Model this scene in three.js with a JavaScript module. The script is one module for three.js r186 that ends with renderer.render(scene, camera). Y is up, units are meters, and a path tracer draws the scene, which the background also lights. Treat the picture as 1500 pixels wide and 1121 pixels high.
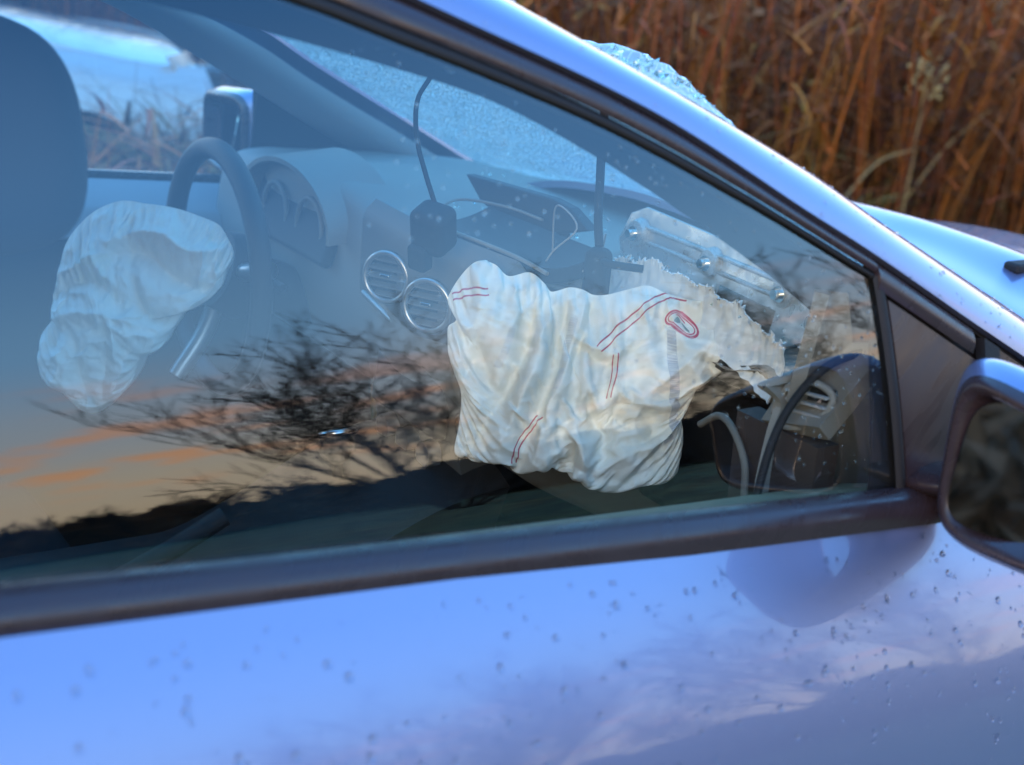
import * as THREE from 'three';
import { mergeGeometries, toCreasedNormals } from 'three/addons/utils/BufferGeometryUtils.js';
import { RoundedBoxGeometry } from 'three/addons/geometries/RoundedBoxGeometry.js';
import { ImprovedNoise } from 'three/addons/math/ImprovedNoise.js';

// ---------------------------------------------------------------- camera, sky, sun, exposure
const scene = new THREE.Scene();
const V = (x, y, z) => new THREE.Vector3(x, y, z);
const camera = new THREE.PerspectiveCamera(30.13, 1500 / 1121, 0.05, 900);
{
  const yaw = 34 * Math.PI / 180, pitch = 18 * Math.PI / 180, roll = 5 * Math.PI / 180;
  const fw = V(Math.sin(yaw) * Math.cos(pitch), -Math.sin(pitch), -Math.cos(yaw) * Math.cos(pitch));
  const r0 = V(Math.cos(yaw), 0, Math.sin(yaw)), u0 = r0.clone().cross(fw);
  const rt = r0.clone().multiplyScalar(Math.cos(roll)).addScaledVector(u0, Math.sin(roll));
  const up = u0.clone().multiplyScalar(Math.cos(roll)).addScaledVector(r0, -Math.sin(roll));
  camera.position.set(-0.582, 1.43, 1.662);
  camera.quaternion.setFromRotationMatrix(new THREE.Matrix4().makeBasis(rt, up, fw.clone().negate()));
  camera.focus = 1.72; camera.userData.fStop = 4.0;
  camera.updateMatrixWorld(true);
}
const renderer = new THREE.WebGLRenderer({ antialias: true });
renderer.toneMapping = THREE.LinearToneMapping;
renderer.toneMappingExposure = 1.92;
renderer.shadowMap.enabled = true;

const perlin = new ImprovedNoise();
const noise = (x, y = 0, z = 0) => perlin.noise(x, y, z);
const fbm = (x, y, z, o = 4) => { let s = 0, a = 0.5; for (let i = 0; i < o; i++) { s += a * noise(x, y, z); x *= 2.03; y *= 2.03; z *= 2.03; a *= 0.5; } return s; };
const clamp = (x, a = 0, b = 1) => Math.min(b, Math.max(a, x));
const smooth = (a, b, x) => { const t = clamp((x - a) / (b - a)); return t * t * (3 - 2 * t); };
const lerp = (a, b, t) => a + (b - a) * t;
const rng = (s) => () => { s |= 0; s = s + 0x6D2B79F5 | 0; let t = Math.imul(s ^ s >>> 15, 1 | s); t = t + Math.imul(t ^ t >>> 7, 61 | t) ^ t; return ((t ^ t >>> 14) >>> 0) / 4294967296; };

const SUN = V(-0.78, 0.17, 0.60).normalize();
{ // clear evening sky: deep blue above, pale and warm along the horizon, small lit clouds low down
  const W = 1024, H = 512, a = new Float32Array(W * H * 4);
  const ramp = [[0, 1.5, 1.2, 0.82], [4, 1.45, 1.28, 1.0], [9, 1.05, 1.22, 1.38], [18, 0.54, 1.15, 1.92], [32, 0.22, 0.74, 1.62], [55, 0.1, 0.45, 1.18], [90, 0.12, 0.4, 0.98]];
  for (let j = 0; j < H; j++) for (let i = 0; i < W; i++) {
    const el = ((j + 0.5) / H - 0.5) * Math.PI, az = ((i + 0.5) / W - 0.5) * 2 * Math.PI;
    const x = Math.cos(el) * Math.cos(az), y = Math.sin(el), z = Math.cos(el) * Math.sin(az), e = Math.max(0, el * 180 / Math.PI);
    let k = 0; while (k < ramp.length - 2 && e > ramp[k + 1][0]) k++;
    const t = smooth(ramp[k][0], ramp[k + 1][0], e) * 0.5 + 0.5 * clamp((e - ramp[k][0]) / (ramp[k + 1][0] - ramp[k][0]));
    const c = [1, 2, 3].map((n) => lerp(ramp[k][n], ramp[k + 1][n], t));
    const near = clamp(x * SUN.x + y * SUN.y + z * SUN.z);
    const g = 0.5 * near ** 5; c[0] += g * 1.5; c[1] += g * 1.05; c[2] += g * 0.55;
    if (el > 0) { // clouds on a flat layer, flattened towards the horizon
      const d = 1 / (y + 0.10), n1 = fbm(x * d * 2.6 + 3.1, y * 22, z * d * 2.6 + 7.7, 5), n2 = fbm(x * d * 0.45 + 11, 2.2, z * d * 0.45 + 5, 4);
      const m = smooth(0.04, 0.26, n1) * smooth(1.5, 5, e) * (1 - smooth(8, 20, e)) * 0.85;
      const veil = smooth(0.0, 0.4, n2) * 0.05 * smooth(12, 30, e);
      const cc = [lerp(2.1, 1.25, smooth(4, 18, e)), lerp(1.05, 0.92, smooth(4, 18, e)), lerp(0.5, 0.95, smooth(4, 18, e))];
      for (let n = 0; n < 3; n++) { c[n] = lerp(c[n], cc[n], m); c[n] = lerp(c[n], [1.25, 1.3, 1.4][n], veil); }
    }
    const o = (j * W + i) * 4; a[o] = c[0]; a[o + 1] = c[1]; a[o + 2] = c[2]; a[o + 3] = 1;
  }
  const t = new THREE.DataTexture(a, W, H, THREE.RGBAFormat, THREE.FloatType);
  t.mapping = THREE.EquirectangularReflectionMapping; t.magFilter = t.minFilter = THREE.LinearFilter; t.wrapS = THREE.RepeatWrapping; t.needsUpdate = true;
  scene.background = t; scene.environment = t;
}
const sun = new THREE.DirectionalLight(new THREE.Color(1, 0.62, 0.32), 1.0);
sun.position.copy(SUN).multiplyScalar(30); sun.castShadow = true; sun.shadow.radius = 60; sun.shadow.mapSize.set(2048, 2048);
Object.assign(sun.shadow.camera, { left: -25, right: 25, top: 25, bottom: -25, near: 1, far: 80 });
scene.add(sun, sun.target);

// ---------------------------------------------------------------- helpers
const used = {};
const numbered = (n) => { const k = used[n] = (used[n] ?? -1) + 1; return k ? `${n}_${String(k).padStart(3, '0')}` : n; };
function tag(o, label, category, group, kind) { Object.assign(o.userData, { label, category }); if (group) o.userData.group = group; if (kind) o.userData.kind = kind; return o; }
function thing(name, label, category, pos = [0, 0, 0], turn = 0, group) {
  const o = new THREE.Group(); o.name = numbered(name); o.position.set(...pos); o.rotation.y = turn; scene.add(o); return tag(o, label, category, group);
}
function part(parent, name, geo, mat, label) {
  const m = new THREE.Mesh(Array.isArray(geo) ? mergeGeometries(geo.map((g) => { const h = g.index ? g.toNonIndexed() : g; for (const k of Object.keys(h.attributes)) if (!['position', 'normal', 'uv'].includes(k)) h.deleteAttribute(k); return h; })) : geo, mat);
  m.name = name; m.castShadow = m.receiveShadow = true; parent.add(m); if (label) m.userData.label = label; return m;
}
// a curved sheet f(u, v) -> Vector3 with u, v in 0..1; th > 0 gives it that thickness behind its face
function sheet(nu, nv, f, th = 0, flip = false) {
  const P = [], uv = [];
  for (let j = 0; j <= nv; j++) for (let i = 0; i <= nu; i++) P.push(f(i / nu, j / nv));
  const at = (i, j) => P[clamp(j, 0, nv) * (nu + 1) + clamp(i, 0, nu)];
  const N = [];
  for (let j = 0; j <= nv; j++) for (let i = 0; i <= nu; i++) {
    const n = at(i + 1, j).clone().sub(at(i - 1, j)).cross(at(i, j + 1).clone().sub(at(i, j - 1))).normalize(); if (flip) n.negate(); N.push(n);
    uv.push(at(i, j).x + at(i, j).z, at(i, j).y + 0.5 * at(i, j).z);
  }
  const pos = [], nor = [], tex = [], idx = [], n0 = P.length, w = nu + 1;
  P.forEach((p, k) => { pos.push(p.x, p.y, p.z); nor.push(N[k].x, N[k].y, N[k].z); tex.push(uv[2 * k], uv[2 * k + 1]); });
  const quad = (a, b, c, d) => flip ? idx.push(a, c, b, a, d, c) : idx.push(a, b, c, a, c, d);
  for (let j = 0; j < nv; j++) for (let i = 0; i < nu; i++) quad(j * w + i, j * w + i + 1, (j + 1) * w + i + 1, (j + 1) * w + i);
  if (th > 0) {
    P.forEach((p, k) => { const q = p.clone().addScaledVector(N[k], -th); pos.push(q.x, q.y, q.z); nor.push(-N[k].x, -N[k].y, -N[k].z); tex.push(uv[2 * k], uv[2 * k + 1]); });
    for (let j = 0; j < nv; j++) for (let i = 0; i < nu; i++) quad(n0 + j * w + i, n0 + (j + 1) * w + i, n0 + (j + 1) * w + i + 1, n0 + j * w + i + 1);
    const rim = []; for (let i = 0; i < nu; i++) rim.push(i); for (let j = 0; j < nv; j++) rim.push(j * w + nu); for (let i = nu; i > 0; i--) rim.push(nv * w + i); for (let j = nv; j > 0; j--) rim.push(j * w);
    let b = pos.length / 3;
    rim.forEach((k, q) => {
      const l = rim[(q + 1) % rim.length], e = P[l].clone().sub(P[k]).cross(N[k]).normalize(); if (flip) e.negate();
      for (const [s, o] of [[k, 0], [l, 0], [l, th], [k, th]]) { const p = P[s].clone().addScaledVector(N[s], -o); pos.push(p.x, p.y, p.z); nor.push(e.x, e.y, e.z); tex.push(uv[2 * s], uv[2 * s + 1]); }
      quad(b, b + 3, b + 2, b + 1); b += 4;
    });
  }
  const g = new THREE.BufferGeometry();
  g.setAttribute('position', new THREE.Float32BufferAttribute(pos, 3)); g.setAttribute('normal', new THREE.Float32BufferAttribute(nor, 3)); g.setAttribute('uv', new THREE.Float32BufferAttribute(tex, 2)); g.setIndex(idx);
  return g;
}
const curve = (pts, closed = false) => new THREE.CatmullRomCurve3(pts.map((p) => p.isVector3 ? p : V(...p)), closed, 'centripetal');
const tube = (pts, r, n = 24, rad = 8, closed = false) => new THREE.TubeGeometry(curve(pts, closed), n, r, rad, closed);
const box = (w, h, d, r = 0.01, seg = 3) => new RoundedBoxGeometry(w, h, d, seg, Math.min(r, w / 2.01, h / 2.01, d / 2.01));
const move = (g, x, y, z, rx = 0, ry = 0, rz = 0) => g.applyMatrix4(new THREE.Matrix4().compose(V(x, y, z), new THREE.Quaternion().setFromEuler(new THREE.Euler(rx, ry, rz)), V(1, 1, 1)));
const mono = (xs, ys) => (x) => { // smooth curve y(x) through points
  const n = xs.length; let k = 0; while (k < n - 2 && x > xs[k + 1]) k++;
  const h = xs[k + 1] - xs[k], t = (x - xs[k]) / h, s = (i) => i <= 0 ? (ys[1] - ys[0]) / (xs[1] - xs[0]) : i >= n - 1 ? (ys[n - 1] - ys[n - 2]) / (xs[n - 1] - xs[n - 2]) : (ys[i + 1] - ys[i - 1]) / (xs[i + 1] - xs[i - 1]);
  if (t < 0) return ys[0] + s(0) * (x - xs[0]); if (t > 1) return ys[n - 1] + s(n - 1) * (x - xs[n - 1]);
  return ys[k] * (1 + 2 * t) * (1 - t) ** 2 + s(k) * h * t * (1 - t) ** 2 + ys[k + 1] * t * t * (3 - 2 * t) + s(k + 1) * h * t * t * (t - 1);
};
function dataTex(w, h, f, srgb = false, rep = [1, 1]) {
  const a = new Uint8Array(w * h * 4);
  for (let j = 0; j < h; j++) for (let i = 0; i < w; i++) { const c = f(i / w, j / h, i, j), o = (j * w + i) * 4; a[o] = clamp(c[0]) * 255; a[o + 1] = clamp(c[1]) * 255; a[o + 2] = clamp(c[2]) * 255; a[o + 3] = 255; }
  const t = new THREE.DataTexture(a, w, h); t.wrapS = t.wrapT = THREE.RepeatWrapping; t.magFilter = THREE.LinearFilter; t.repeat.set(...rep); if (srgb) t.colorSpace = THREE.SRGBColorSpace; t.needsUpdate = true; return t;
}
const tile = (u, v, f, s) => { // seamless noise on a torus
  const a = u * 2 * Math.PI, b = v * 2 * Math.PI; return noise(Math.cos(a) * f + s, Math.sin(a) * f + Math.cos(b) * f, Math.sin(b) * f + s * 2);
};
const std = (r, g, b, rough, o = {}) => { const m = new THREE.MeshPhysicalMaterial({ roughness: rough, ...o }); m.color.setRGB(r, g, b); return m; };

// ---------------------------------------------------------------- materials
const grain = dataTex(512, 512, (u, v) => { const n = 0.5 + 0.35 * tile(u, v, 22, 1) + 0.3 * tile(u, v, 50, 5); return [n, n, n]; }, false, [6, 6]);
const smudge = dataTex(512, 512, (u, v) => { const n = 0.62 + 0.35 * tile(u, v, 2.5, 3) + 0.25 * tile(u, v, 9, 8); return [n, n, n]; }, false, [1.6, 1.6]);
const peel = dataTex(512, 512, (u, v) => { const n = 0.5 + 0.4 * tile(u, v, 16, 2); return [n, n, n]; }, false, [5, 5]);
// laminated glass crazed into small cells: dense white cracks between clear crumbs
const CR = (() => {
  const r = rng(5), n = 46, px = []; for (let k = 0; k < n * n; k++) px.push([r(), r()]);
  const cell = (i, j) => px[((j + n) % n) * n + ((i + n) % n)];
  return (u, v) => { const x = u * n, y = v * n, i = Math.floor(x), j = Math.floor(y); let a = 9, b = 9; for (let q = -1; q < 2; q++) for (let p = -1; p < 2; p++) { const c = cell(i + p, j + q), d = Math.hypot(i + p + c[0] - x, j + q + c[1] - y); if (d < a) { b = a; a = d; } else if (d < b) b = d; } return b - a; };
})();
const crackPass = dataTex(1024, 1024, (u, v) => { const d = CR(u, v), patch = 0.5 + 0.8 * tile(u, v, 1.6, 4); const k = smooth(0.03, 0.2 + 0.14 * patch, d) * 0.68 + 0.26; return [k, k, k]; }, false, [2.2, 2.2]);
const crackBump = dataTex(1024, 1024, (u, v) => { const k = smooth(0, 0.25, CR(u, v)); return [k, k, k]; }, false, [2.2, 2.2]);
const M = {
  paint: std(0.19, 0.22, 0.36, 0.36, { metalness: 0.62, clearcoat: 1, clearcoatRoughness: 0.04, bumpMap: peel, bumpScale: 0.00005 }),
  silver: std(0.42, 0.4, 0.37, 0.3, { metalness: 0.35, clearcoat: 1, clearcoatRoughness: 0.05 }),
  glass: std(0.87, 0.94, 0.93, 0, { transmission: 1, thickness: 0, ior: 1.85 }),
  farGlass: std(0.88, 0.95, 0.95, 0.02, { transmission: 1, thickness: 0, ior: 1.5 }),
  darkGlass: std(0.12, 0.14, 0.15, 0.02, { transmission: 1, thickness: 0, ior: 1.6 }),
  crazed: std(0.56, 0.78, 0.73, 0.74, { transmission: 1, thickness: 0, ior: 1.5, transmissionMap: crackPass, bumpMap: crackBump, bumpScale: 0.0025 }),
  satin: std(0.034, 0.022, 0.024, 0.46, { roughnessMap: smudge }),
  rubber: std(0.008, 0.007, 0.008, 0.75),
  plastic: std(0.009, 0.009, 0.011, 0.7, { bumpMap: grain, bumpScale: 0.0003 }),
  dash: std(0.26, 0.25, 0.225, 0.6, { bumpMap: grain, bumpScale: 0.0004 }),
  dashDark: std(0.02, 0.021, 0.024, 0.6, { bumpMap: grain, bumpScale: 0.0004 }),
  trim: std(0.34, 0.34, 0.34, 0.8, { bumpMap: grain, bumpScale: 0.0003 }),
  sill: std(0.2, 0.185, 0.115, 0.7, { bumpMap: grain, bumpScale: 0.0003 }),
  slat: std(0.16, 0.16, 0.16, 0.5),
  stack: std(0.15, 0.145, 0.135, 0.55, { bumpMap: grain, bumpScale: 0.0004 }),
  brown: std(0.045, 0.032, 0.028, 0.6, { bumpMap: grain, bumpScale: 0.0003 }),
  beige: std(0.17, 0.155, 0.13, 0.65, { bumpMap: grain, bumpScale: 0.0003 }),
  fabric: std(0.012, 0.014, 0.02, 0.95, { bumpMap: grain, bumpScale: 0.0003 }),
  carpet: std(0.012, 0.012, 0.013, 1),
  chrome: std(0.75, 0.75, 0.74, 0.16, { metalness: 1 }),
  ringMetal: std(0.55, 0.56, 0.57, 0.32, { metalness: 0.8 }),
  steel: std(0.55, 0.56, 0.55, 0.55, { metalness: 0.6, roughnessMap: smudge, bumpMap: grain, bumpScale: 0.0002 }),
  mirror: std(0.85, 0.86, 0.88, 0.03, { metalness: 1 }),
  leather: std(0.03, 0.032, 0.036, 0.42, { bumpMap: grain, bumpScale: 0.0004 }),
  tyre: std(0.02, 0.02, 0.02, 0.85), rim: std(0.55, 0.55, 0.56, 0.35, { metalness: 0.8 }),
  water: std(1, 1, 1, 0, { transmission: 1, thickness: 0.01, ior: 1.33 }),
  crumb: std(0.8, 0.97, 0.94, 0.05, { transmission: 0.9, thickness: 0.01, ior: 1.5 }),
  bark: std(0.035, 0.026, 0.02, 0.95), twig: std(0.045, 0.03, 0.022, 0.95),
  cloth: std(0.7, 0.71, 0.69, 0.85, { sheen: 0.2 }),
};
Object.values(M).forEach((m) => { m.side = THREE.DoubleSide; });

// ---------------------------------------------------------------- the ground, the field and the air behind
{
  const grassMap = dataTex(1024, 1024, (u, v) => { const n = tile(u, v, 6, 1) * 0.5 + tile(u, v, 30, 4) * 0.4, q = tile(u, v, 2, 9); const k = 0.75 + 0.5 * n; return [0.52 * k + 0.09 * q, 0.55 * k, 0.36 * k - 0.03 * q]; }, true, [70, 70]);
  const m = std(1, 1, 1, 1, { map: grassMap });
  const g = new THREE.PlaneGeometry(900, 900, 90, 90); g.rotateX(-Math.PI / 2);
  const p = g.attributes.position; for (let i = 0; i < p.count; i++) { const r = Math.hypot(p.getX(i), p.getZ(i)); p.setY(i, r > 14 ? 0.5 * noise(p.getX(i) * 0.03, 3, p.getZ(i) * 0.03) * smooth(14, 60, r) : 0); }
  g.computeVertexNormals();
  const o = part(scene, 'ground', g, m); o.userData.kind = 'structure'; o.userData.label = 'grassy field around the crashed car';
}

// ---------------------------------------------------------------- body surfaces shared by the cars (x forward, y up, z to the car's right, metres)
const RG = 1.15, YC = 0.7668, ZC = -0.3415;
const zg = (y) => ZC + Math.sqrt(Math.max(0.2, RG * RG - (y - YC) ** 2));   // barrel-shaped side glass
const belt = (x) => 0.9595 - 0.065 * x, skinTop = (x) => 0.942 - 0.070 * x;
const glassTop = mono([-0.95, -0.8, -0.5, -0.3, -0.117, -0.047, 0.04, 0.154, 0.294, 0.413, 0.434], [1.425, 1.428, 1.424, 1.402, 1.359, 1.337, 1.309, 1.268, 1.205, 1.146, 1.136]);
const frameTop = mono([-0.95, -0.8, -0.5, -0.3, -0.117, 0.029, 0.197, 0.349, 0.427, 0.558, 0.638, 0.82], [1.458, 1.46, 1.455, 1.437, 1.396, 1.346, 1.281, 1.201, 1.161, 1.09, 1.048, 0.95]);
const frontEdge = (y) => lerp(0.464, 0.434, clamp((y - 0.919) / (1.136 - 0.919)));
const zs = (x, y) => { // side skin below the belt: shoulder flaring out, then tucking in towards the sill
  const s = skinTop(x) - y; let z = 0.824 + 0.165 * (1 - Math.exp(-Math.max(0, s) / 0.23)) - 0.4 * Math.max(0, 0.5 - y) ** 2;
  z -= 0.05 * smooth(0.9, 1.75, x) + 0.06 * smooth(-1.2, -2.2, x); return z;
};
const PB = curve([[-0.95, 1.458, 0.615], [-0.8, 1.46, 0.618], [-0.35, 1.443, 0.622], [-0.12, 1.397, 0.635], [0.029, 1.346, 0.664], [0.197, 1.281, 0.699], [0.349, 1.201, 0.735], [0.427, 1.161, 0.751], [0.558, 1.09, 0.774], [0.638, 1.048, 0.786], [0.83, 0.945, 0.812]]);
const PU = curve([[-0.93, 1.482, 0.52], [-0.78, 1.485, 0.52], [-0.3, 1.475, 0.53], [-0.03, 1.425, 0.548], [0.107, 1.363, 0.582], [0.28, 1.283, 0.627], [0.421, 1.22, 0.655], [0.5, 1.176, 0.672], [0.635, 1.107, 0.697], [0.729, 1.06, 0.71], [0.93, 0.955, 0.735]]);
const flipZ = (g) => { const h = g.clone(); h.scale(1, 1, -1); if (!h.index) h.setIndex([...Array(h.attributes.position.count).keys()]); const i = h.index.array; for (let k = 0; k < i.length; k += 3) { const t = i[k]; i[k] = i[k + 1]; i[k + 1] = t; } return h; };
const onSide = (s, g) => s > 0 ? g : flipZ(g);

function wheel(car, x, s) {
  const pr = [[0.19, -0.09], [0.22, -0.1], [0.285, -0.1], [0.305, -0.08], [0.31, -0.04], [0.31, 0.04], [0.305, 0.08], [0.285, 0.1], [0.22, 0.1], [0.19, 0.09]].map((p) => new THREE.Vector2(...p));
  const w = part(car, 'wheel', move(new THREE.LatheGeometry(pr, 48), x, 0.31, s * 0.72, Math.PI / 2), M.tyre);
  const spokes = [0, 1, 2, 3, 4].map((k) => move(box(0.045, 0.17, 0.02, 0.008), x + 0.1 * Math.sin(k * 1.2566), 0.31 + 0.1 * Math.cos(k * 1.2566), s * 0.79, 0, 0, -k * 1.2566));
  part(w, 'rim', [...spokes, move(new THREE.CylinderGeometry(0.045, 0.05, 0.03, 24), x, 0.31, s * 0.795, Math.PI / 2), move(new THREE.TorusGeometry(0.19, 0.014, 10, 48), x, 0.31, s * 0.8)], M.rim);
}
// outer panels that both sides of both cars share
function sidePanels(car, s, paint, glassMat, rearGlass) {
  const door = part(car, 'front_door', onSide(s, sheet(110, 44, (u, v) => { const x = lerp(-0.74, 0.672, u), y = lerp(0.26, skinTop(x), v); return V(x, y, zs(x, y)); }, 0.006)), paint);
  part(door, 'window_glass', onSide(s, sheet(90, 40, (u, v) => { const y0 = 0.9; const xm = lerp(-0.74, 0.47, u), y = lerp(y0, glassTop(Math.min(xm, 0.434)) + 0.006, v), x = lerp(-0.74, frontEdge(y) + 0.006, u), yy = lerp(y0, glassTop(Math.min(x, 0.434)) + 0.006, v); return V(x, yy, zg(yy)); })), glassMat);
  part(door, 'belt_moulding', onSide(s, sheet(60, 12, (u, v) => { const x = lerp(-0.74, 0.50, u), a = v * Math.PI, yb = belt(x); return V(x, yb - 0.011 + 0.0125 * Math.cos(a * 0.98) + 0.004 * Math.sin(a), zg(yb) + 0.002 + 0.024 * Math.sin(Math.min(a, 1.9) * 0.82) + 0.003 * v); }, 0.004)), M.satin);
  const band = (v0, v1, off, bulge) => sheet(80, 6, (u, v) => { const x = lerp(-0.74, 0.434, u), y = lerp(glassTop(x), frameTop(x), lerp(v0, v1, v)); return V(x, y, zg(y) + off + bulge * Math.sin(v * Math.PI)); }, 0.006);
  part(door, 'window_seal', onSide(s, band(-0.06, 0.22, 0.003, 0.003)), M.rubber);
  const fr = part(door, 'window_frame', onSide(s, band(0.24, 0.8, 0.007, 0.004)), M.satin);
  part(door, 'frame_gap_seal', onSide(s, band(0.81, 1.06, -0.004, 0)), M.rubber);
  part(door, 'window_frame', onSide(s, sheet(20, 6, (u, v) => { const x = lerp(0.4365, 0.565, u), y = frameTop(x) - lerp(0.03, 0.0065, v); return V(x, y, zg(y) + 0.007 + 0.004 * Math.sin(v * Math.PI)); }, 0.006)), M.satin);
  part(door, 'frame_gap_seal', onSide(s, sheet(20, 2, (u, v) => { const x = lerp(0.4365, 0.66, u), y = frameTop(x) - lerp(0.0065, -0.004, v); return V(x, y, zg(y) - 0.003); }, 0.006)), M.rubber);
  part(door, 'window_seal', onSide(s, sheet(6, 30, (u, v) => { const y = lerp(0.9, 1.138, v), x = frontEdge(y) + lerp(-0.001, 0.012, u); return V(x, y, zg(y) + 0.004 + 0.004 * Math.sin(u * Math.PI)); }, 0.006)), M.rubber);
  part(door, 'quarter_panel', onSide(s, sheet(24, 24, (u, v) => { const xt = lerp(0.449, 0.575, u), yt = frameTop(xt) - 0.0335, y = lerp(0.895, yt, v), x = lerp(frontEdge(y) + 0.0145, 0.575, u), yy = lerp(0.895, frameTop(x) - 0.0335, v); return V(x, yy, zg(yy) + 0.004); }, 0.005)), M.satin);
  part(door, 'panel_backing', onSide(s, sheet(20, 10, (u, v) => { const x = lerp(0.44, 0.705, u), y = lerp(0.89, frameTop(x) - 0.004, v); return V(x, y, zg(y) - 0.0105); }, 0.004)), M.rubber);
  part(door, 'panel_fin', onSide(s, sheet(4, 16, (u, v) => { const x = lerp(0.578, 0.60, u), y = lerp(0.9, frameTop(x) - 0.008, v); return V(x, y, zg(y) + 0.012); }, 0.012)), M.rubber);
  part(door, 'quarter_panel', onSide(s, sheet(10, 16, (u, v) => { const x = lerp(0.604, 0.70, u), y = lerp(0.885, frameTop(x) - 0.008, v); return V(x, y, zg(y) + 0.004); }, 0.005)), M.satin);
  part(door, 'door_handle', onSide(s, move(box(0.17, 0.028, 0.03, 0.012), -0.6, 0.86, zs(-0.6, 0.86) + 0.018)), paint);
  part(car, 'roof_pillar', onSide(s, sheet(140, 12, (u, v) => { const b = PB.getPoint(u), t = PU.getPoint(u), q = 4 * v * (1 - v) * 0.016 * (1 - 0.3 * v); return V(lerp(b.x, t.x, v), lerp(b.y, t.y, v) + q * 0.75, lerp(b.z, t.z, v) + q); }, 0.01)), paint);
  const rear = part(car, 'rear_door', onSide(s, sheet(80, 30, (u, v) => { const x = lerp(-2.2, -0.748, u), y = lerp(0.26, skinTop(x), v); return V(x, y, zs(x, y)); }, 0.006)), paint);
  part(rear, 'window_glass', onSide(s, sheet(30, 20, (u, v) => { const x = lerp(-1.62, -0.83, u), y = lerp(0.98, lerp(1.425, 1.30, smooth(0.55, 1, 1 - u)), v); return V(x, y, zg(y) - 0.003); })), rearGlass);
  part(rear, 'door_pillar', onSide(s, sheet(6, 16, (u, v) => { const x = lerp(-0.86, -0.74, u), y = lerp(0.96, 1.45, v); return V(x, y, zg(y) - 0.012); }, 0.03)), M.satin);
  part(rear, 'rear_pillar', onSide(s, sheet(16, 16, (u, v) => { const x = lerp(lerp(-2.2, -1.85, v), lerp(-1.62, -1.5, v), u), y = lerp(0.98, 1.44, v); return V(x, y, zg(y) - 0.006); }, 0.03)), paint);
  part(rear, 'roof_rail', onSide(s, sheet(24, 6, (u, v) => { const x = lerp(-1.9, -0.95, u), k = lerp(-0.03, 0, u); return V(x, lerp(1.41, 1.485, v) + k, lerp(0.628, 0.52, v)); }, 0.01)), paint);
  part(car, 'front_fender', onSide(s, sheet(60, 30, (u, v) => {
    const x = lerp(0.678, 1.72, u), top = lerp(0.935, 0.80, smooth(0.68, 1.72, x)), w = lerp(0.30, top, v), a = Math.hypot(x - 1.15, 0) < 0.36 ? Math.sqrt(0.36 ** 2 - (x - 1.15) ** 2) + 0.31 : 0.26, y = Math.max(a, lerp(Math.max(a, 0.26), top, v));
    return V(x, y, zs(Math.min(x, 1.75), Math.min(y, skinTop(x))) - 0.05 * smooth(top - 0.1, top, y) ** 2);
  }, 0.006)), paint);
  wheel(car, 1.15, s); wheel(car, -1.42, s);
}
function bodyEnds(car, paint, hoodY, rearMat) {
  const hood = part(car, 'hood', sheet(70, 60, (u, v) => { const x = lerp(0.80, 1.74, u), z = lerp(0.735, -0.735, v) * lerp(1, 0.93, u); return V(x, hoodY(x, z), z); }, 0.012), paint);
  part(car, 'front_bumper', sheet(40, 24, (u, v) => { const z = lerp(0.76, -0.76, u), y = lerp(0.84, 0.25, v); return V(1.98 - 0.24 * (Math.abs(z) / 0.76) ** 3 - 0.18 * (1 - v) ** 2, y, z); }, 0.01), paint);
  for (const s of [1, -1]) { const h = part(car, 'headlight', move(box(0.22, 0.12, 0.26, 0.05, 4), 1.72, 0.745, s * 0.6, 0, s * 0.45, 0), M.farGlass); part(h, 'lamp_reflector', move(new THREE.SphereGeometry(0.05, 20, 12), 1.70, 0.745, s * 0.6), M.chrome); }
  part(car, 'roof', sheet(40, 30, (u, v) => { const x = lerp(-1.9, 0.02, u), z = lerp(0.535, -0.535, v), k = 1 - (z / 0.535) ** 2; return V(x + 0.06 * k * u, lerp(1.455, 1.478, smooth(0, 0.4, u)) - 0.055 * smooth(0.8, 1, u) + 0.022 * k, z); }, 0.02), paint);
  part(car, 'tailgate', sheet(20, 24, (u, v) => { const z = lerp(-0.72, 0.72, u) * lerp(1, 0.75, smooth(0.55, 1, v)), y = lerp(0.28, 1.46, v); return V(lerp(-2.28, -1.9, smooth(0.5, 1, v)), y, z); }, 0.03), paint);
  part(car, 'underbody', move(box(3.7, 0.06, 1.5, 0.02), -0.2, 0.25, 0), M.rubber);
  return hood;
}
const windshieldAt = (u, k, dent) => { const t = PU.getPoint(lerp(0.335, 0.985, u)), b = 1 - k * k; const p = V(t.x + 0.17 * b, t.y + 0.045 * b - 0.004, k * (t.z - 0.004)); return dent ? dent(p, u, k) : p; };

// ---------------------------------------------------------------- the crashed car
const car = thing('crashed_car', 'blue metallic crashed hatchback with burst airbags behind its wet side window', 'car');
sidePanels(car, 1, M.paint, M.glass, M.darkGlass);
sidePanels(car, -1, M.paint, M.farGlass, M.farGlass);
const hood = bodyEnds(car, M.paint, (x, z) => 1.04 - 0.115 * (x - 0.8) - 0.19 * Math.abs(z / 0.735) ** 2.4 + 0.03 * Math.exp(-(((x - 1.25 - 0.25 * z) / 0.1) ** 2)) - 0.02 * Math.exp(-(((x - 1.02) / 0.08) ** 2)) + 0.012 * fbm(x * 3, z * 3, 1.5, 2));
part(hood, 'washer_nozzle', move(box(0.05, 0.016, 0.03, 0.006), 1.26, 0.987, 0.30), M.rubber);
part(hood, 'washer_nozzle', move(box(0.05, 0.016, 0.03, 0.006), 1.26, 0.987, -0.30), M.rubber);
part(car, 'cowl', sheet(40, 10, (u, v) => { const z = lerp(0.8, -0.8, u); return V(lerp(0.72, 1.0, v) + 0.1 * (1 - (z / 0.8) ** 2), lerp(0.95, 0.90, v), z); }, 0.02), M.rubber);
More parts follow.
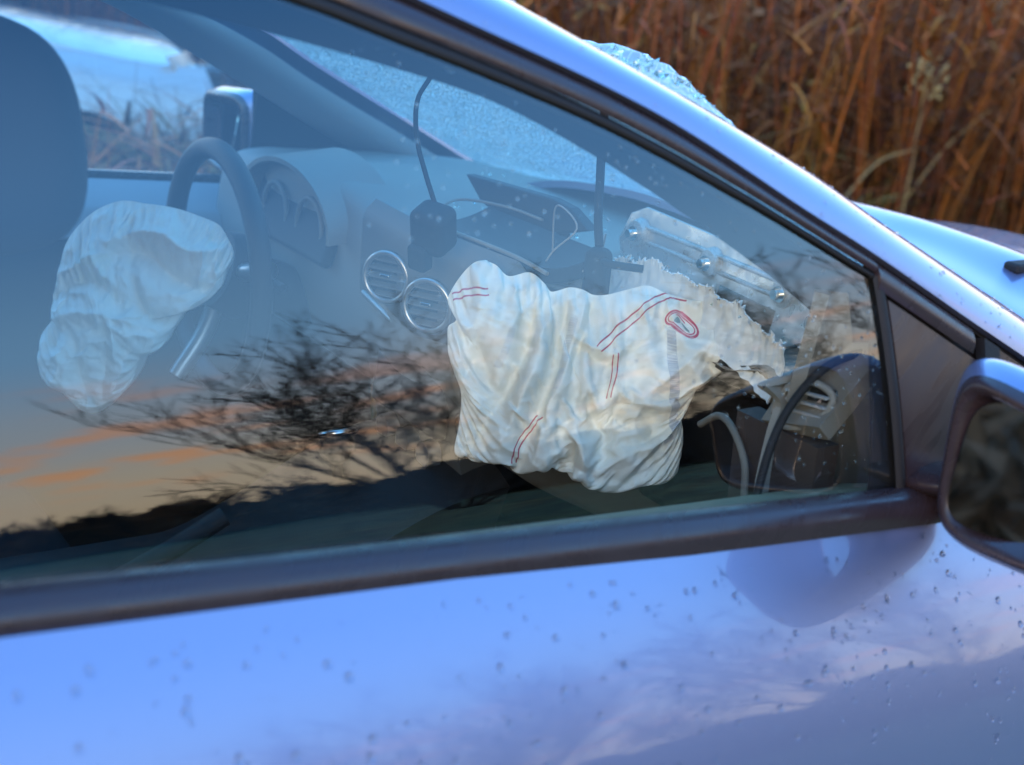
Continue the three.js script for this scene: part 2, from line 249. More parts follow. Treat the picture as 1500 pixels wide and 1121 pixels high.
// windshield: crazed laminated sheet, sagging, its edge peeled up over the pillar
const wind = part(car, 'windshield', sheet(110, 110, (u, v) => windshieldAt(u, lerp(0.985, -0.985, v), (p, uu, k) => {
  const G = Math.exp(-(((uu - 0.27) / 0.10) ** 2)) * smooth(0.45, 0.72, k), j = 0.006 * noise(p.x * 60, p.y * 60, p.z * 60) + 0.016 * fbm(p.x * 7, p.y * 7, p.z * 7, 3);
  p.y += 0.008 * G + j * 0.7 * smooth(1, 0.9, Math.abs(k)) - 0.06 * (1 - Math.abs(k) ** 7) * (1 - G); p.x += j * 0.4; return p;
}), 0), M.crazed);
{ // loose crumbs of glass standing along the peeled edge of the windshield
  const r = rng(8), gs = [];
  for (let k = 0; k < 150; k++) { const u = lerp(0.15, 0.38, r()), kk = lerp(0.74, 0.93, r()), p = windshieldAt(u, kk), s = lerp(0.002, 0.007, r() ** 2); const G = Math.exp(-(((u - 0.27) / 0.10) ** 2)) * smooth(0.45, 0.72, kk); p.y += 0.014 + 0.008 * G - 0.06 * (1 - kk ** 7) * (1 - G); gs.push(move(new THREE.TetrahedronGeometry(s, 0), p.x, p.y - 0.012, p.z, r() * 6, r() * 6, r() * 6)); }
  const c = part(wind, 'glass_crumbs', gs, M.crumb); c.userData.kind = 'stuff';
}
const TR = curve([[-0.72, 1.40, 0.5], [-0.3, 1.37, 0.515], [-0.086, 1.332, 0.545], [0.002, 1.312, 0.565], [0.109, 1.282, 0.588], [0.21, 1.236, 0.607], [0.264, 1.206, 0.618], [0.321, 1.172, 0.628], [0.42, 1.115, 0.632], [0.56, 1.02, 0.64]]);
// inside of the doors, floor, roof lining, firewall, rear seat
part(car, 'floor', move(box(2.7, 0.04, 1.48, 0.01), -0.5, 0.31, 0), M.carpet);
part(car, 'firewall', move(box(0.05, 0.66, 1.5, 0.01), 0.92, 0.62, 0), M.carpet);
part(car, 'roof_lining', sheet(30, 20, (u, v) => { const x = lerp(-1.8, 0.0, u), z = lerp(0.52, -0.52, v); return V(x, 1.425 - 0.05 * smooth(0.85, 1, u) + 0.015 * (1 - (z / 0.52) ** 2), z); }, 0.012), M.trim);
for (const s of [1, -1]) {
  const p = part(car, 'door_card', onSide(s, sheet(50, 24, (u, v) => { const x = lerp(-0.74, 0.66, u), y = lerp(0.32, belt(x) - 0.03, v); return V(x, y, 0.70 + 0.05 * smooth(0.75, 1, v) - 0.02 * Math.sin(v * 6)); }, 0.02)), M.plastic);
part(p, 'sill_trim', onSide(s, sheet(50, 14, (u, v) => { const x = lerp(-0.74, 0.5, u), w = lerp(0.075, 0.13, u), q = 1 - v; return V(x, belt(x) - 0.018 - 0.006 * Math.sin(v * 3.1) - 0.05 * q * q - 0.12 * Math.max(0, q - 0.8), 0.786 - w * q); }, 0.012)), s > 0 ? M.sill : M.trim);  // near sill: reflected olive band of the field put into colour and width
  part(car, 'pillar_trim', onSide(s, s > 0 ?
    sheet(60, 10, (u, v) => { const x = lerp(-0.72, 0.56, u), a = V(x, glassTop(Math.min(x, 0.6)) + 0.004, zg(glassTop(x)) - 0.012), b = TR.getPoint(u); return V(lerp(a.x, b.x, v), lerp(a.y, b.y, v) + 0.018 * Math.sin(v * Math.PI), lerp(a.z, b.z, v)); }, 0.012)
    : sheet(60, 10, (u, v) => { const t = PU.getPoint(lerp(0.30, 0.97, u)), b = PB.getPoint(lerp(0.28, 0.95, u)); return V(lerp(b.x, t.x, v) - 0.02, lerp(b.y, t.y, v) - 0.035 + 0.0 * v, lerp(b.z, t.z, v) - 0.03 - 0.03 * Math.sin(v * Math.PI)); }, 0.012)), s > 0 ? M.plastic : M.trim);  // near trim dark, far trim pale: shade and light put into the colours
}

// dashboard: one moulded sheet; humps over the instruments, a face with two round vents, a torn passenger side
const dashY = (z) => 0.03 * Math.exp(-(((z + 0.37) / 0.17) ** 4)) ;
const dashPts = (z) => {
  const h = dashY(z), c = 0.012 * Math.exp(-(((z - 0.05) / 0.16) ** 4));
  return [[1.17 - 0.26 * (z / 0.75) ** 2, 0.965], [0.86 - 0.1 * (z / 0.75) ** 2, 0.99], [0.62, 1.0 + 0.4 * h], [0.50, 1.005 + 0.8 * h], [0.43 - c, 1.008 + h], [0.385 - c - h, 1.0 + h], [0.362 - c - 0.4 * h, 0.975], [0.352 - c, 0.93], [0.35 - c, 0.86], [0.38, 0.78], [0.46, 0.70], [0.6, 0.62]].map((p) => V(p[0], p[1], z));
};
const tornDash = (z) => smooth(0.20, 0.26, z) * (1 - smooth(0.60, 0.66, z));
const dash = part(car, 'dashboard', sheet(120, 70, (u, v) => { const z = lerp(-0.70, 0.655, u), p = curve(dashPts(z)).getPoint(v); const k = tornDash(z) * smooth(0.16, 0.24, v); p.x += 0.12 * k; p.y -= 0.07 * k * (0.7 + 0.3 * noise(z * 14, v * 9, 2)); p.x += 0.2 * smooth(0.16, 0.2, z) * (1 - smooth(0.63, 0.67, z)) * smooth(0.42, 0.55, v); return p; }, 0.008, true), M.dash);
// instrument binnacle: dark recess behind the wheel and its pale lip
part(dash, 'instrument_panel', move(box(0.02, 0.10, 0.30, 0.01), 0.352, 0.955, -0.37, 0, 0, -0.35), M.dashDark);
part(dash, 'instrument_hood', sheet(30, 8, (u, v) => { const a = lerp(Math.PI * 1.02, -0.02, u), w = 0.165, z = -0.37 + w * Math.cos(a) * -1, y = 0.955 + 0.085 * Math.sin(a); return V(lerp(0.325, 0.44, v), y + 0.012 * v, z); }, 0.008), M.dash);
part(dash, 'gauge_ring', move(new THREE.TorusGeometry(0.045, 0.004, 10, 40), 0.342, 0.955, -0.30, 0, Math.PI / 2, 0), M.dash);
part(dash, 'gauge_ring', move(new THREE.TorusGeometry(0.045, 0.004, 10, 40), 0.342, 0.955, -0.43, 0, Math.PI / 2, 0), M.dash);
// centre stack: a raised face with vents, trim and buttons
const stack = part(dash, 'centre_stack', sheet(24, 30, (u, v) => { const z = lerp(-0.13, lerp(0.12, 0.25, smooth(0.35, 0.7, v)), u), y = lerp(0.62, 1.034, v); return V(lerp(0.395, 0.345, smooth(0, 0.75, v)) - 0.012 * Math.sin(u * Math.PI) + 0.02 * smooth(0.95, 1, v), y, z); }, 0.05), M.stack);
function vent(y, z, r, x) { // turned towards the passenger window
  const A = new THREE.Matrix4().makeRotationY(0.55).setPosition(x, y, z), on = (g) => g.applyMatrix4(A);
  const ring = part(dash, 'air_vent', on(move(new THREE.TorusGeometry(r, 0.0038, 12, 64), 0, 0, 0, 0, Math.PI / 2, 0)), M.ringMetal);
  part(ring, 'vent_bowl', on(move(new THREE.CylinderGeometry(r, r * 0.9, 0.04, 48, 1, true), 0.02, 0, 0, 0, 0, -Math.PI / 2)), M.dashDark);
  part(ring, 'vent_back', on(move(new THREE.CircleGeometry(r, 40), 0.014, 0, 0, 0, -Math.PI / 2, 0)), M.dashDark);
  for (let k = -2; k <= 2; k++) { const w = Math.sqrt(Math.max(0.0001, r * r - (k * r * 0.36) ** 2)) * 2 - 0.006; part(ring, 'vent_slat', on(move(box(0.012, 0.002, w, 0.001, 1), 0.004, k * r * 0.36, 0, 0, 0, 0.35)), M.slat); }
  part(ring, 'vent_knob', on(move(box(0.005, 0.005, 0.016, 0.002), -0.004, 0.003, 0)), M.chrome);
}
vent(0.953, 0.0, 0.0335, 0.318); vent(0.944, 0.116, 0.0335, 0.318);
part(stack, 'button_surround', tube([[0.342, 0.898, 0.02], [0.342, 0.90, 0.055], [0.345, 0.872, 0.062], [0.35, 0.862, 0.04], [0.347, 0.872, 0.015]], 0.004, 40, 8, true), M.ringMetal);
part(stack, 'stack_trim', tube([[0.336, 0.905, -0.10], [0.34, 0.885, -0.01], [0.352, 0.858, 0.07], [0.36, 0.83, 0.12], [0.372, 0.79, 0.13], [0.386, 0.73, 0.10], [0.392, 0.68, 0.08]], 0.004, 50, 8), M.ringMetal);
part(stack, 'radio', move(box(0.02, 0.10, 0.19, 0.006), 0.358, 0.80, 0.02, 0, 0, -0.1), M.dashDark);
for (let k = 0; k < 3; k++) part(stack, 'heater_dial', move(new THREE.CylinderGeometry(0.018, 0.02, 0.02, 28), 0.362, 0.715, -0.05 + k * 0.06, 0, 0, Math.PI / 2), M.ringMetal);
// tray on top of the dash with its lid thrown open
part(dash, 'storage_tray', sheet(20, 12, (u, v) => { const z = lerp(-0.04, 0.24, u), x = lerp(0.385, 0.50, v); return V(x, 1.026 - 0.012 * Math.sin(v * Math.PI) + 0.01 * v, z); }, 0.02), M.dashDark);
part(dash, 'storage_lid', (() => { const s = new THREE.Shape([[-12.5, 6.5], [9.8, 7.3], [14, 6.9], [18.5, 5.2], [12.1, 3.5], [-2.4, 2.4], [-8.2, 3.8]].map((p) => new THREE.Vector2(p[0] / 100, p[1] / 100))); const g = new THREE.ExtrudeGeometry(s, { depth: 0.012, bevelEnabled: true, bevelSize: 0.003, bevelThickness: 0.003, bevelSegments: 2 }); return g.rotateY(-Math.PI / 2).translate(0.526, 1.0, 0); })(), M.dashDark);
part(dash, 'lid_support', [move(box(0.012, 0.09, 0.02, 0.003), 0.52, 1.0, -0.02), move(box(0.012, 0.09, 0.02, 0.003), 0.52, 1.0, 0.12)], M.dashDark);
part(dash, 'tray_edge', tube([[0.36, 1.037, 0.10], [0.362, 1.038, 0.17], [0.366, 1.037, 0.25], [0.374, 1.03, 0.30]], 0.0028, 20, 8), M.dash);
part(dash, 'tray_edge', tube([[0.40, 1.034, -0.03], [0.455, 1.046, -0.05], [0.50, 1.045, 0.0], [0.505, 1.045, 0.09]], 0.0022, 24, 8), M.dash);
// wires hanging out of the torn dash
part(dash, 'wire', tube([[0.47, 1.02, 0.17], [0.45, 1.09, 0.20], [0.455, 1.07, 0.24], [0.44, 1.03, 0.21], [0.43, 0.98, 0.19]], 0.0013, 40, 6), M.trim);
part(dash, 'wire', tube([[0.52, 1.02, 0.21], [0.5, 1.06, 0.24], [0.48, 1.03, 0.25], [0.46, 0.99, 0.22]], 0.0012, 40, 6), M.trim);
// side vent and light trim at the passenger end of the dash
part(dash, 'end_panel', sheet(12, 20, (u, v) => { const y = lerp(0.55, 0.952, v), z = lerp(0.60, 0.722, u); return V(0.43 + 0.05 * (1 - v) - 0.015 * Math.sin(v * 3), y, z); }, 0.03), M.brown);
const endTrim = part(dash, 'end_trim', sheet(16, 20, (u, v) => { const y = lerp(0.955, 1.035, v), z = lerp(0.64, 0.722, u); return V(0.425 + 0.055 * v + 0.03 * u * v, y + 0.02 * u, z); }, 0.02), M.beige);
part(endTrim, 'side_vent', tube([[0.432, 0.968, 0.65], [0.435, 0.997, 0.662], [0.442, 1.01, 0.69], [0.445, 1.002, 0.715], [0.438, 0.978, 0.708], [0.43, 0.958, 0.672]], 0.004, 50, 8, true), M.dash);
for (let k = 0; k < 4; k++) part(endTrim, 'vent_slat', move(box(0.006, 0.003, 0.056, 0.001, 1), 0.436, 0.966 + k * 0.011, 0.684 + 0.002 * k, -0.12, 0, 0), M.trim);
part(endTrim, 'vent_back', move(box(0.006, 0.044, 0.054, 0.003), 0.4465, 0.984, 0.685, -0.1, 0, -0.45), M.rubber);
part(car, 'pillar_trim', sheet(8, 14, (u, v) => { const y = lerp(0.985, 1.10, v); return V(lerp(0.43, 0.515, u) + 0.02 * v - 0.06 * v * u, y, 0.685 - 0.01 * Math.sin(u * Math.PI)); }, 0.015), M.beige, 'pale lower trim of the pillar beside the passenger end of the dashboard');
part(car, 'door_gasket', tube([[0.52, 1.045, 0.70], [0.455, 1.025, 0.69], [0.405, 0.975, 0.69], [0.375, 0.90, 0.70], [0.36, 0.80, 0.71], [0.35, 0.6, 0.715]], 0.0045, 50, 8), M.rubber);
part(dash, 'glove_box', move(box(0.06, 0.19, 0.36, 0.02), 0.63, 0.78, 0.42, 0, 0, -0.12), M.dashDark);
part(dash, 'glove_box_ring', tube([[0.45, 0.905, 0.52], [0.44, 0.930, 0.56], [0.425, 0.930, 0.60], [0.415, 0.905, 0.635], [0.412, 0.87, 0.645]], 0.0042, 40, 8), M.beige);
// cross-car metal bracket laid bare by the airbag, with three bolts
{
  const s = new THREE.Shape([[12, 5.6], [14.8, 7.0], [32, 6.2], [50, 5.6], [53, 3.8], [52, -1], [44, -5], [30, -4.0], [13, -1.0], [11, 1.8]].map((p) => new THREE.Vector2(p[0] / 100, p[1] / 100)));
  for (const [a, b, c, d] of [[0.175, 0.012, 0.275, -0.022], [0.325, 0.008, 0.44, -0.028]]) { const h = new THREE.Path(); h.moveTo(a, b); h.lineTo(c, b - 0.006); h.lineTo(c, d - 0.006); h.lineTo(a, d); s.holes.push(h); }
  const g = new THREE.ExtrudeGeometry(s, { depth: 0.004, bevelEnabled: true, bevelSize: 0.0015, bevelThickness: 0.0015, bevelSegments: 2, curveSegments: 20 }); g.rotateY(-Math.PI / 2).rotateZ(-0.25).translate(0.625, 1.0, 0);
  const br = part(car, 'dash_bracket', g, M.steel, 'bare metal cross bracket with bolts inside the torn dashboard');
  for (const y of [1.046, 1.026]) part(br, 'pressed_rib', tube([[0.628, y, 0.16], [0.626, y - 0.003, 0.30], [0.626, y - 0.008, 0.46]], 0.0036, 20, 10), M.steel);
  for (const z of [0.15, 0.305, 0.445]) {
    const b = part(br, 'bolt_boss', move(new THREE.CylinderGeometry(0.017, 0.021, 0.012, 32), 0.625, 1.035 - 0.03 * (z - 0.15), z, 0, 0, Math.PI / 2), M.steel);
    part(b, 'bolt', [move(new THREE.CylinderGeometry(0.0065, 0.0065, 0.02, 6), 0.616, 1.035 - 0.03 * (z - 0.15), z, 0, 0, Math.PI / 2), move(new THREE.CylinderGeometry(0.010, 0.010, 0.003, 24), 0.6165, 1.035 - 0.03 * (z - 0.15), z, 0, 0, Math.PI / 2)], M.chrome);
  }
}
{ // frayed foam-backed skin of the dash torn open by the passenger airbag
  const r = rng(21), n = 240, P = curve([[0.50, 1.0, 0.215], [0.515, 1.028, 0.27], [0.525, 1.03, 0.34], [0.53, 1.022, 0.42], [0.53, 1.006, 0.50], [0.52, 0.992, 0.56]]), teeth = [];
  for (let k = 0; k <= n; k++) teeth.push(0.016 * r() ** 2 * clamp(0.25 + 2.2 * noise(k * 0.09, 3, 1)) + 0.012 * noise(k * 0.045, 8, 2));
  part(dash, 'torn_skin', sheet(n, 8, (u, v) => { const p = P.getPoint(u), k = Math.round(u * n), up = -0.055 + v * 0.06 + (v > 0.9 ? teeth[k] : v > 0.75 ? teeth[k] * 0.35 : 0); return V(p.x + 0.01 * Math.sin(v * 3) - 0.012 * (1 - v) + 0.004 * noise(u * 30, v * 4, 3) + (v > 0.9 ? 0.006 * (r() - 0.5) : 0), p.y + up + 0.004 * noise(u * 12, 5, 1), p.z + (v > 0.9 ? 0.004 * (r() - 0.5) : 0)); }, 0.0025), M.cloth, 'frayed white torn edge behind the passenger airbag');
}
// steering wheel with burst airbag
const WC = V(0.218, 0.882, -0.37), WT = 0.335;
const sw = part(car, 'steering_wheel', move(new THREE.TorusGeometry(0.182, 0.0165, 20, 96), WC.x, WC.y, WC.z, 0, Math.PI / 2, -WT), M.leather);
const onWheel = (a, r, d = 0) => { const yy = r * Math.cos(a), zz = r * Math.sin(a); return [WC.x + Math.sin(WT) * yy - Math.cos(WT) * -d, WC.y + Math.cos(WT) * yy - Math.sin(WT) * d, WC.z + zz]; };
for (const a of [1.35, -1.35, Math.PI]) part(sw, 'spoke', tube([onWheel(a, 0.03, 0.02), onWheel(a, 0.1, 0.02), onWheel(a, 0.18, 0)], 0.014, 12, 10), M.ringMetal);
part(sw, 'hub', move(new THREE.CylinderGeometry(0.06, 0.07, 0.05, 40), WC.x + 0.025, WC.y - 0.01, WC.z, 0, 0, Math.PI / 2 - WT), M.leather);
part(sw, 'steering_column', tube([[0.25, 0.872, -0.37], [0.36, 0.83, -0.37], [0.5, 0.77, -0.37]], 0.04, 12, 16), M.dashDark);
part(sw, 'control_stalk', tube([[0.27, 0.875, -0.34], [0.262, 0.885, -0.26], [0.258, 0.89, -0.20]], 0.006, 12, 8), M.dashDark);
part(sw, 'control_stalk', tube([[0.27, 0.875, -0.40], [0.262, 0.895, -0.48], [0.258, 0.905, -0.54]], 0.006, 12, 8), M.dashDark);
// ---- airbags: limp sacks, outline and creases in centimetres in the plane of the sack
function bag(outline, creases, front, back, seed, start, slack, keep) {
  const O = curve(outline.map((p) => [p[0] / 100, p[1] / 100, 0]), true); O.arcLengthDivisions = 800;
  const seg = creases.map(([a, w, pts]) => ({ a: a / 1000, w: 1.25 * w / 1000, pts: curve(pts.map((p) => [p[0] / 100, p[1] / 100, 0])).getPoints(14) }));
  const relief = (x, y) => {
    let h = 0;
    for (const s of seg) {
      let best = 9, tt = 0; for (let k = 0; k < 14; k++) { const a = s.pts[k], b = s.pts[k + 1], dx = b.x - a.x, dy = b.y - a.y, t = clamp(((x - a.x) * dx + (y - a.y) * dy) / (dx * dx + dy * dy)), d = Math.hypot(x - a.x - t * dx, y - a.y - t * dy); if (d < best) { best = d; tt = (k + t) / 14; } }
      if (best < s.w * 4) h += 1.15 * s.a * Math.exp(-Math.pow(best / s.w, 1.25)) * (0.45 + 0.55 * Math.sin(Math.PI * clamp(tt * 0.9 + 0.05)));
    }
    const wx = x + 0.02 * noise(x * 20, y * 20, seed), wy = y + 0.02 * noise(x * 20, y * 20, seed + 9);
    h += 0.0065 * (1 - Math.min(1, 2.4 * Math.abs(noise(wx * 24, wy * 19, seed)))) ** 2 + 0.005 * (0.5 - Math.abs(noise(wx * 30 + 5, wy * 16, seed + 5))) + 0.005 * (0.5 - Math.abs(noise(wx * 60, wy * 50, seed + 3))) + 0.0014 * noise(x * 140, y * 140, seed);
    return h;
  };
  // the front of the sack is slack cloth: it holds more stuff than its outline, so it is let buckle and sag until it rests
  const N = 172, C = (N + 1) * (N + 1), rest = new Float32Array(C * 2), P = new Float32Array(C * 3), Q = new Float32Array(C * 3), fixed = new Uint8Array(C);
  const domeAt = (q) => Math.pow(Math.max(0, 1 - q ** 2.4), 0.62), R = new Float32Array(C);
  for (let b = 0; b <= N; b++) for (let a = 0; a <= N; a++) {
    const x = 2 * a / N - 1, y = 2 * b / N - 1, k = b * (N + 1) + a, q = Math.max(Math.abs(x), Math.abs(y)); let th = Math.atan2(y, x);
    if (q > 1e-6) th = Math.abs(x) > Math.abs(y) ? Math.PI / 4 * (y / x) + (x < 0 ? Math.PI : 0) : Math.PI / 2 - Math.PI / 4 * (x / y) + (y < 0 ? Math.PI : 0);
    const o = O.getPointAt((((start - th / (2 * Math.PI)) % 1) + 1) % 1); rest[2 * k] = o.x * q; rest[2 * k + 1] = o.y * q; R[k] = q;
    P[3 * k] = Q[3 * k] = o.x * q; P[3 * k + 1] = Q[3 * k + 1] = o.y * q; P[3 * k + 2] = Q[3 * k + 2] = front * domeAt(q) + (relief(o.x * q, o.y * q) + 0.0015 * noise(x * 40, y * 40, seed)) * smooth(1.0, 0.85, q);
    fixed[k] = a === 0 || b === 0 || a === N || b === N ? 1 : 0;
  }
  const cons = [], link = (a, b, c, d, st) => { if (c < 0 || d < 0 || c > N || d > N) return; const k = b * (N + 1) + a, l = d * (N + 1) + c, [sx, sy] = slack((rest[2 * k] + rest[2 * l]) / 2, (rest[2 * k + 1] + rest[2 * l + 1]) / 2); cons.push([k, l, Math.hypot((rest[2 * k] - rest[2 * l]) * sx, (rest[2 * k + 1] - rest[2 * l + 1]) * sy), st]); };
  for (let b = 0; b <= N; b++) for (let a = 0; a <= N; a++) { link(a, b, a + 1, b, 0.5); link(a, b, a, b + 1, 0.5); link(a, b, a + 1, b + 1, 0.25); link(a, b, a - 1, b + 1, 0.25); link(a, b, a + 2, b, 0.06); link(a, b, a, b + 2, 0.06); link(a, b, a + 4, b, 0.02); link(a, b, a, b + 4, 0.02); }
  const CK = new Int32Array(cons.map((q) => q[0] * 3)), CL = new Int32Array(cons.map((q) => q[1] * 3)), CD = new Float32Array(cons.map((q) => q[2])), CS = new Float32Array(cons.map((q) => q[3])), FX = new Uint8Array(C * 3); for (let k = 0; k < C; k++) FX[3 * k] = fixed[k];
  for (let it = 0; it < 130; it++) {
    for (let k = 0; k < C; k++) if (!fixed[k]) { const e = 3 * k; for (let d = 0; d < 3; d++) { const v = (P[e + d] - Q[e + d]) * 0.9; Q[e + d] = P[e + d]; P[e + d] += v; } P[e + 1] -= 0.00003; P[e + 2] += 0.00001; if (P[e + 2] < -0.012) P[e + 2] = -0.012; }
    for (let rep = 0; rep < 3; rep++) for (let q = 0; q < CK.length; q++) {
      const a = CK[q], b = CL[q], x = P[b] - P[a], y = P[b + 1] - P[a + 1], z = P[b + 2] - P[a + 2], l = Math.sqrt(x * x + y * y + z * z) || 1e-9, f = (l - CD[q]) / l * CS[q], fa = FX[a] ? 0 : FX[b] ? 1 : 0.5, fb = FX[b] ? 0 : FX[a] ? 1 : 0.5;
      if (fa) { P[a] += x * f * fa; P[a + 1] += y * f * fa; P[a + 2] += z * f * fa; } if (fb) { P[b] -= x * f * fb; P[b + 1] -= y * f * fb; P[b + 2] -= z * f * fb; }
    }
  }
  for (let k = 0; k < C; k++) P[3 * k + 2] += keep * relief(rest[2 * k], rest[2 * k + 1]) * smooth(1.0, 0.88, R[k]);   // the set creases of the folded sack
  const pos = [...P], uv = [], idx = [];
  for (let k = 0; k < C; k++) uv.push(rest[2 * k] / 0.4 + 0.5, rest[2 * k + 1] / 0.4 + 0.5);
  for (let k = 0; k < C; k++) { pos.push(rest[2 * k], rest[2 * k + 1], -back * domeAt(R[k])); uv.push(rest[2 * k] / 0.4 + 0.5, rest[2 * k + 1] / 0.4 + 0.5); }
  for (let b = 0; b < N; b++) for (let a = 0; a < N; a++) { const k = b * (N + 1) + a, w = N + 1; idx.push(k, k + 1, k + w + 1, k, k + w + 1, k + w); const l = k + C; idx.push(l, l + w + 1, l + 1, l, l + w, l + w + 1); }
  const g = new THREE.BufferGeometry(); g.setAttribute('position', new THREE.Float32BufferAttribute(pos, 3)); g.setAttribute('uv', new THREE.Float32BufferAttribute(uv, 2)); g.setIndex(idx); g.computeVertexNormals(); return g;
}
const bagFrame = new THREE.Matrix4().makeBasis(V(0.841, 0.083, 0.535), V(0.1, 0.947, -0.304), V(-0.532, 0.309, 0.788));   // how both sacks hang, facing the passenger window
const placeBag = (g, x, y, z) => g.applyMatrix4(bagFrame.clone().setPosition(x, y, z));
const weave = dataTex(512, 512, (u, v, i, j) => { const n = 0.5 + 0.25 * Math.sin(i * Math.PI / 2) * Math.sin(j * Math.PI / 2) ; return [n, n, n]; }, false, [3, 3]);
function clothMat(draw, tr) {
  const cv = document.createElement('canvas'); cv.width = cv.height = 1024; const x = cv.getContext('2d'); x.fillStyle = '#f2efe4'; x.fillRect(0, 0, 1024, 1024);
  const to = (p) => [(p[0] / 40 + 0.5) * 1024, (0.5 - p[1] / 40) * 1024]; draw(x, to);
  const t = new THREE.CanvasTexture(cv); t.colorSpace = THREE.SRGBColorSpace;
  return new THREE.MeshPhysicalMaterial({ map: t, roughness: 0.8, sheen: 0.25, transmission: tr, thickness: 0, bumpMap: weave, bumpScale: 0.0002, side: THREE.DoubleSide });
}
const warmBlots = (x, to, list) => { for (const [px, py, r, c] of list) { const [a, b] = to([px, py]), q = rng(Math.round(px * 31 + py * 7 + 99)); x.fillStyle = c; for (let k = 0; k < 60; k++) { x.globalAlpha = 0.05; x.beginPath(); x.ellipse(a + (q() - 0.5) * r * 50, b + (q() - 0.5) * r * 40, r * 10 * q() + 3, r * 7 * q() + 2, q() * 3, 0, 7); x.fill(); } x.globalAlpha = 1; } };  // warm light and reflection painted into the cloth as beige blotches
{
  const g = bag([[-16.9, 9.5], [-14.9, 13.0], [-13.2, 14.3], [-11.2, 13.9], [-9.6, 12.5], [-6.9, 12.9], [-5.2, 11.6], [-4.4, 10.6], [-3.6, 10.7], [-2.1, 11.1], [-0.5, 10.8], [0.7, 10.2], [2.3, 10.2], [4.8, 10.8], [7.3, 11.3], [9.5, 10.4], [11.1, 9.9], [14.5, 9.2], [17.2, 8.3], [17.9, 6.7], [17.9, 4.0], [16.9, 2.1], [14.0, 1.2], [13.6, 0.1], [12.5, -2.4], [11.4, -4.0], [11.6, -6.5], [11.4, -8.8], [10.3, -11.1], [7.8, -12.1], [5.4, -11.6], [3.3, -12.2], [-0.8, -11.2], [-3, -10.0], [-5, -9.6], [-8.3, -9.9], [-10.5, -8.7], [-12.6, -9.2], [-15.9, -9.0], [-15.5, -5.4], [-15.3, -1.6], [-16.8, 3.1], [-16.9, 4.5], [-16.8, 6.4], [-15.9, 7.1], [-16.3, 8.3]],
    [[9, 7, [[-15.9, 7.2], [-14.0, 8.3], [-12.7, 8.2], [-10.1, 10.5], [-7.0, 11.6]]], [-9, 6, [[-12.7, 8.2], [-11.9, 4.5], [-11.0, 1.2]]], [6, 5, [[-16.8, 3.1], [-14.9, 2.5], [-14.0, 2.2]]], [-8, 6, [[-14.0, 2.2], [-13.2, 4.5], [-12.7, 8.2]]],
      [-14, 8, [[-4.7, 10.7], [-7.0, 7.8], [-8.7, 4.5], [-10.7, -0.4], [-12.8, -5.4], [-14.0, -8.7]]], [11, 8, [[-3.1, 10.8], [-5.4, 7.7], [-6.9, 3.7], [-8.9, -1.2], [-10.9, -7.0]]], [-13, 8, [[-1.8, 10.8], [-3.7, 6.2], [-5.2, 1.7], [-7.4, -4.1], [-9.1, -8.7]]], [11, 7, [[-0.2, 10.3], [-1.4, 7.0], [-3.6, 2.2], [-5.1, -0.8], [-6.1, -5.4]]], [-12, 7, [[0.7, 10.0], [-0.8, 6.6], [-2.5, 2.9]]],
      [10, 5, [[-1.5, 6.7], [0.8, 5.8], [3.3, 5.2]]], [-10, 6, [[-1.4, 5.9], [1.0, 4.8], [3.1, 4.0]]], [8, 9, [[1.7, 6.2], [5.8, 9.5], [9.5, 10.5]]], [-9, 8, [[3.6, 4.5], [7.3, 6.5], [11.6, 8.0], [15.7, 7.7]]], [9, 6, [[5.4, 0.8], [10.3, 4.5], [12.6, 6.0]]], [8, 6, [[12.6, 6.0], [14.5, 4.7], [17.9, 4.1]]], [-14, 6, [[13.0, 5.2], [14.0, 2.9], [13.6, 0.8]]], [8, 7, [[11.4, 4.5], [12.7, 1.7], [13.4, -1.2]]],
      [-10, 8, [[1.7, -11.1], [5.8, -7.0], [8.4, -5.2], [11.4, -4.0]]], [9, 8, [[3.3, -8.7], [7.0, -5.2], [10.3, -3.7]]], [-8, 7, [[0.0, -0.4], [1.7, -3.7], [0.8, -7.0]]], [7, 7, [[-1.7, -2.1], [-0.7, -5.4], [-1.7, -9.1]]], [-7, 6, [[5.8, -0.4], [7.0, -2.9], [5.0, -5.4]]], [6, 6, [[-5.8, -7.0], [-3.3, -4.5], [-0.8, -3.7]]], [-7, 6, [[-5.0, -8.3], [-2.5, -6.6], [0.0, -7.0]]], [6, 6, [[-12.8, -3.7], [-12.0, -0.4], [-10.3, 2.9]]]], 0.024, 0.09, 3.3, 0.44, (x, y) => { const l = smooth(0.02, -0.04, x); return [lerp(1.16, 1.32, l), lerp(1.15, 1.08, l)]; }, 1.0);
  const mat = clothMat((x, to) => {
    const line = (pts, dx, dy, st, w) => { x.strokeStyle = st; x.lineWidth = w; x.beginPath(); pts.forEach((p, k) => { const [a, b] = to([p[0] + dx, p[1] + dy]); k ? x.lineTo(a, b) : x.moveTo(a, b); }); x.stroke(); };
    for (const [pts, dx, dy] of [[[[-16.2, 10.4], [-15.2, 11.2], [-14.0, 11.8], [-11.7, 12.0]], 0.1, -0.6], [[[1.0, 6.0], [2.4, 7.0], [3.7, 7.9], [6.6, 9.7], [8, 10.2], [9.5, 10.4], [11.5, 10]], 0.5, -0.5], [[[2.9, 5.2], [2.8, 3.8], [2.6, 2.9], [2.0, 1.2]], 0.55, 0.1], [[[-6.0, -0.7], [-7.1, -1.9], [-7.9, -3.2], [-8.6, -4.6], [-8.9, -6.4]], 0.5, -0.1]]) { line(pts, 0, 0, '#c05565', 3.4); line(pts, dx, dy, '#c05565', 3.4); }
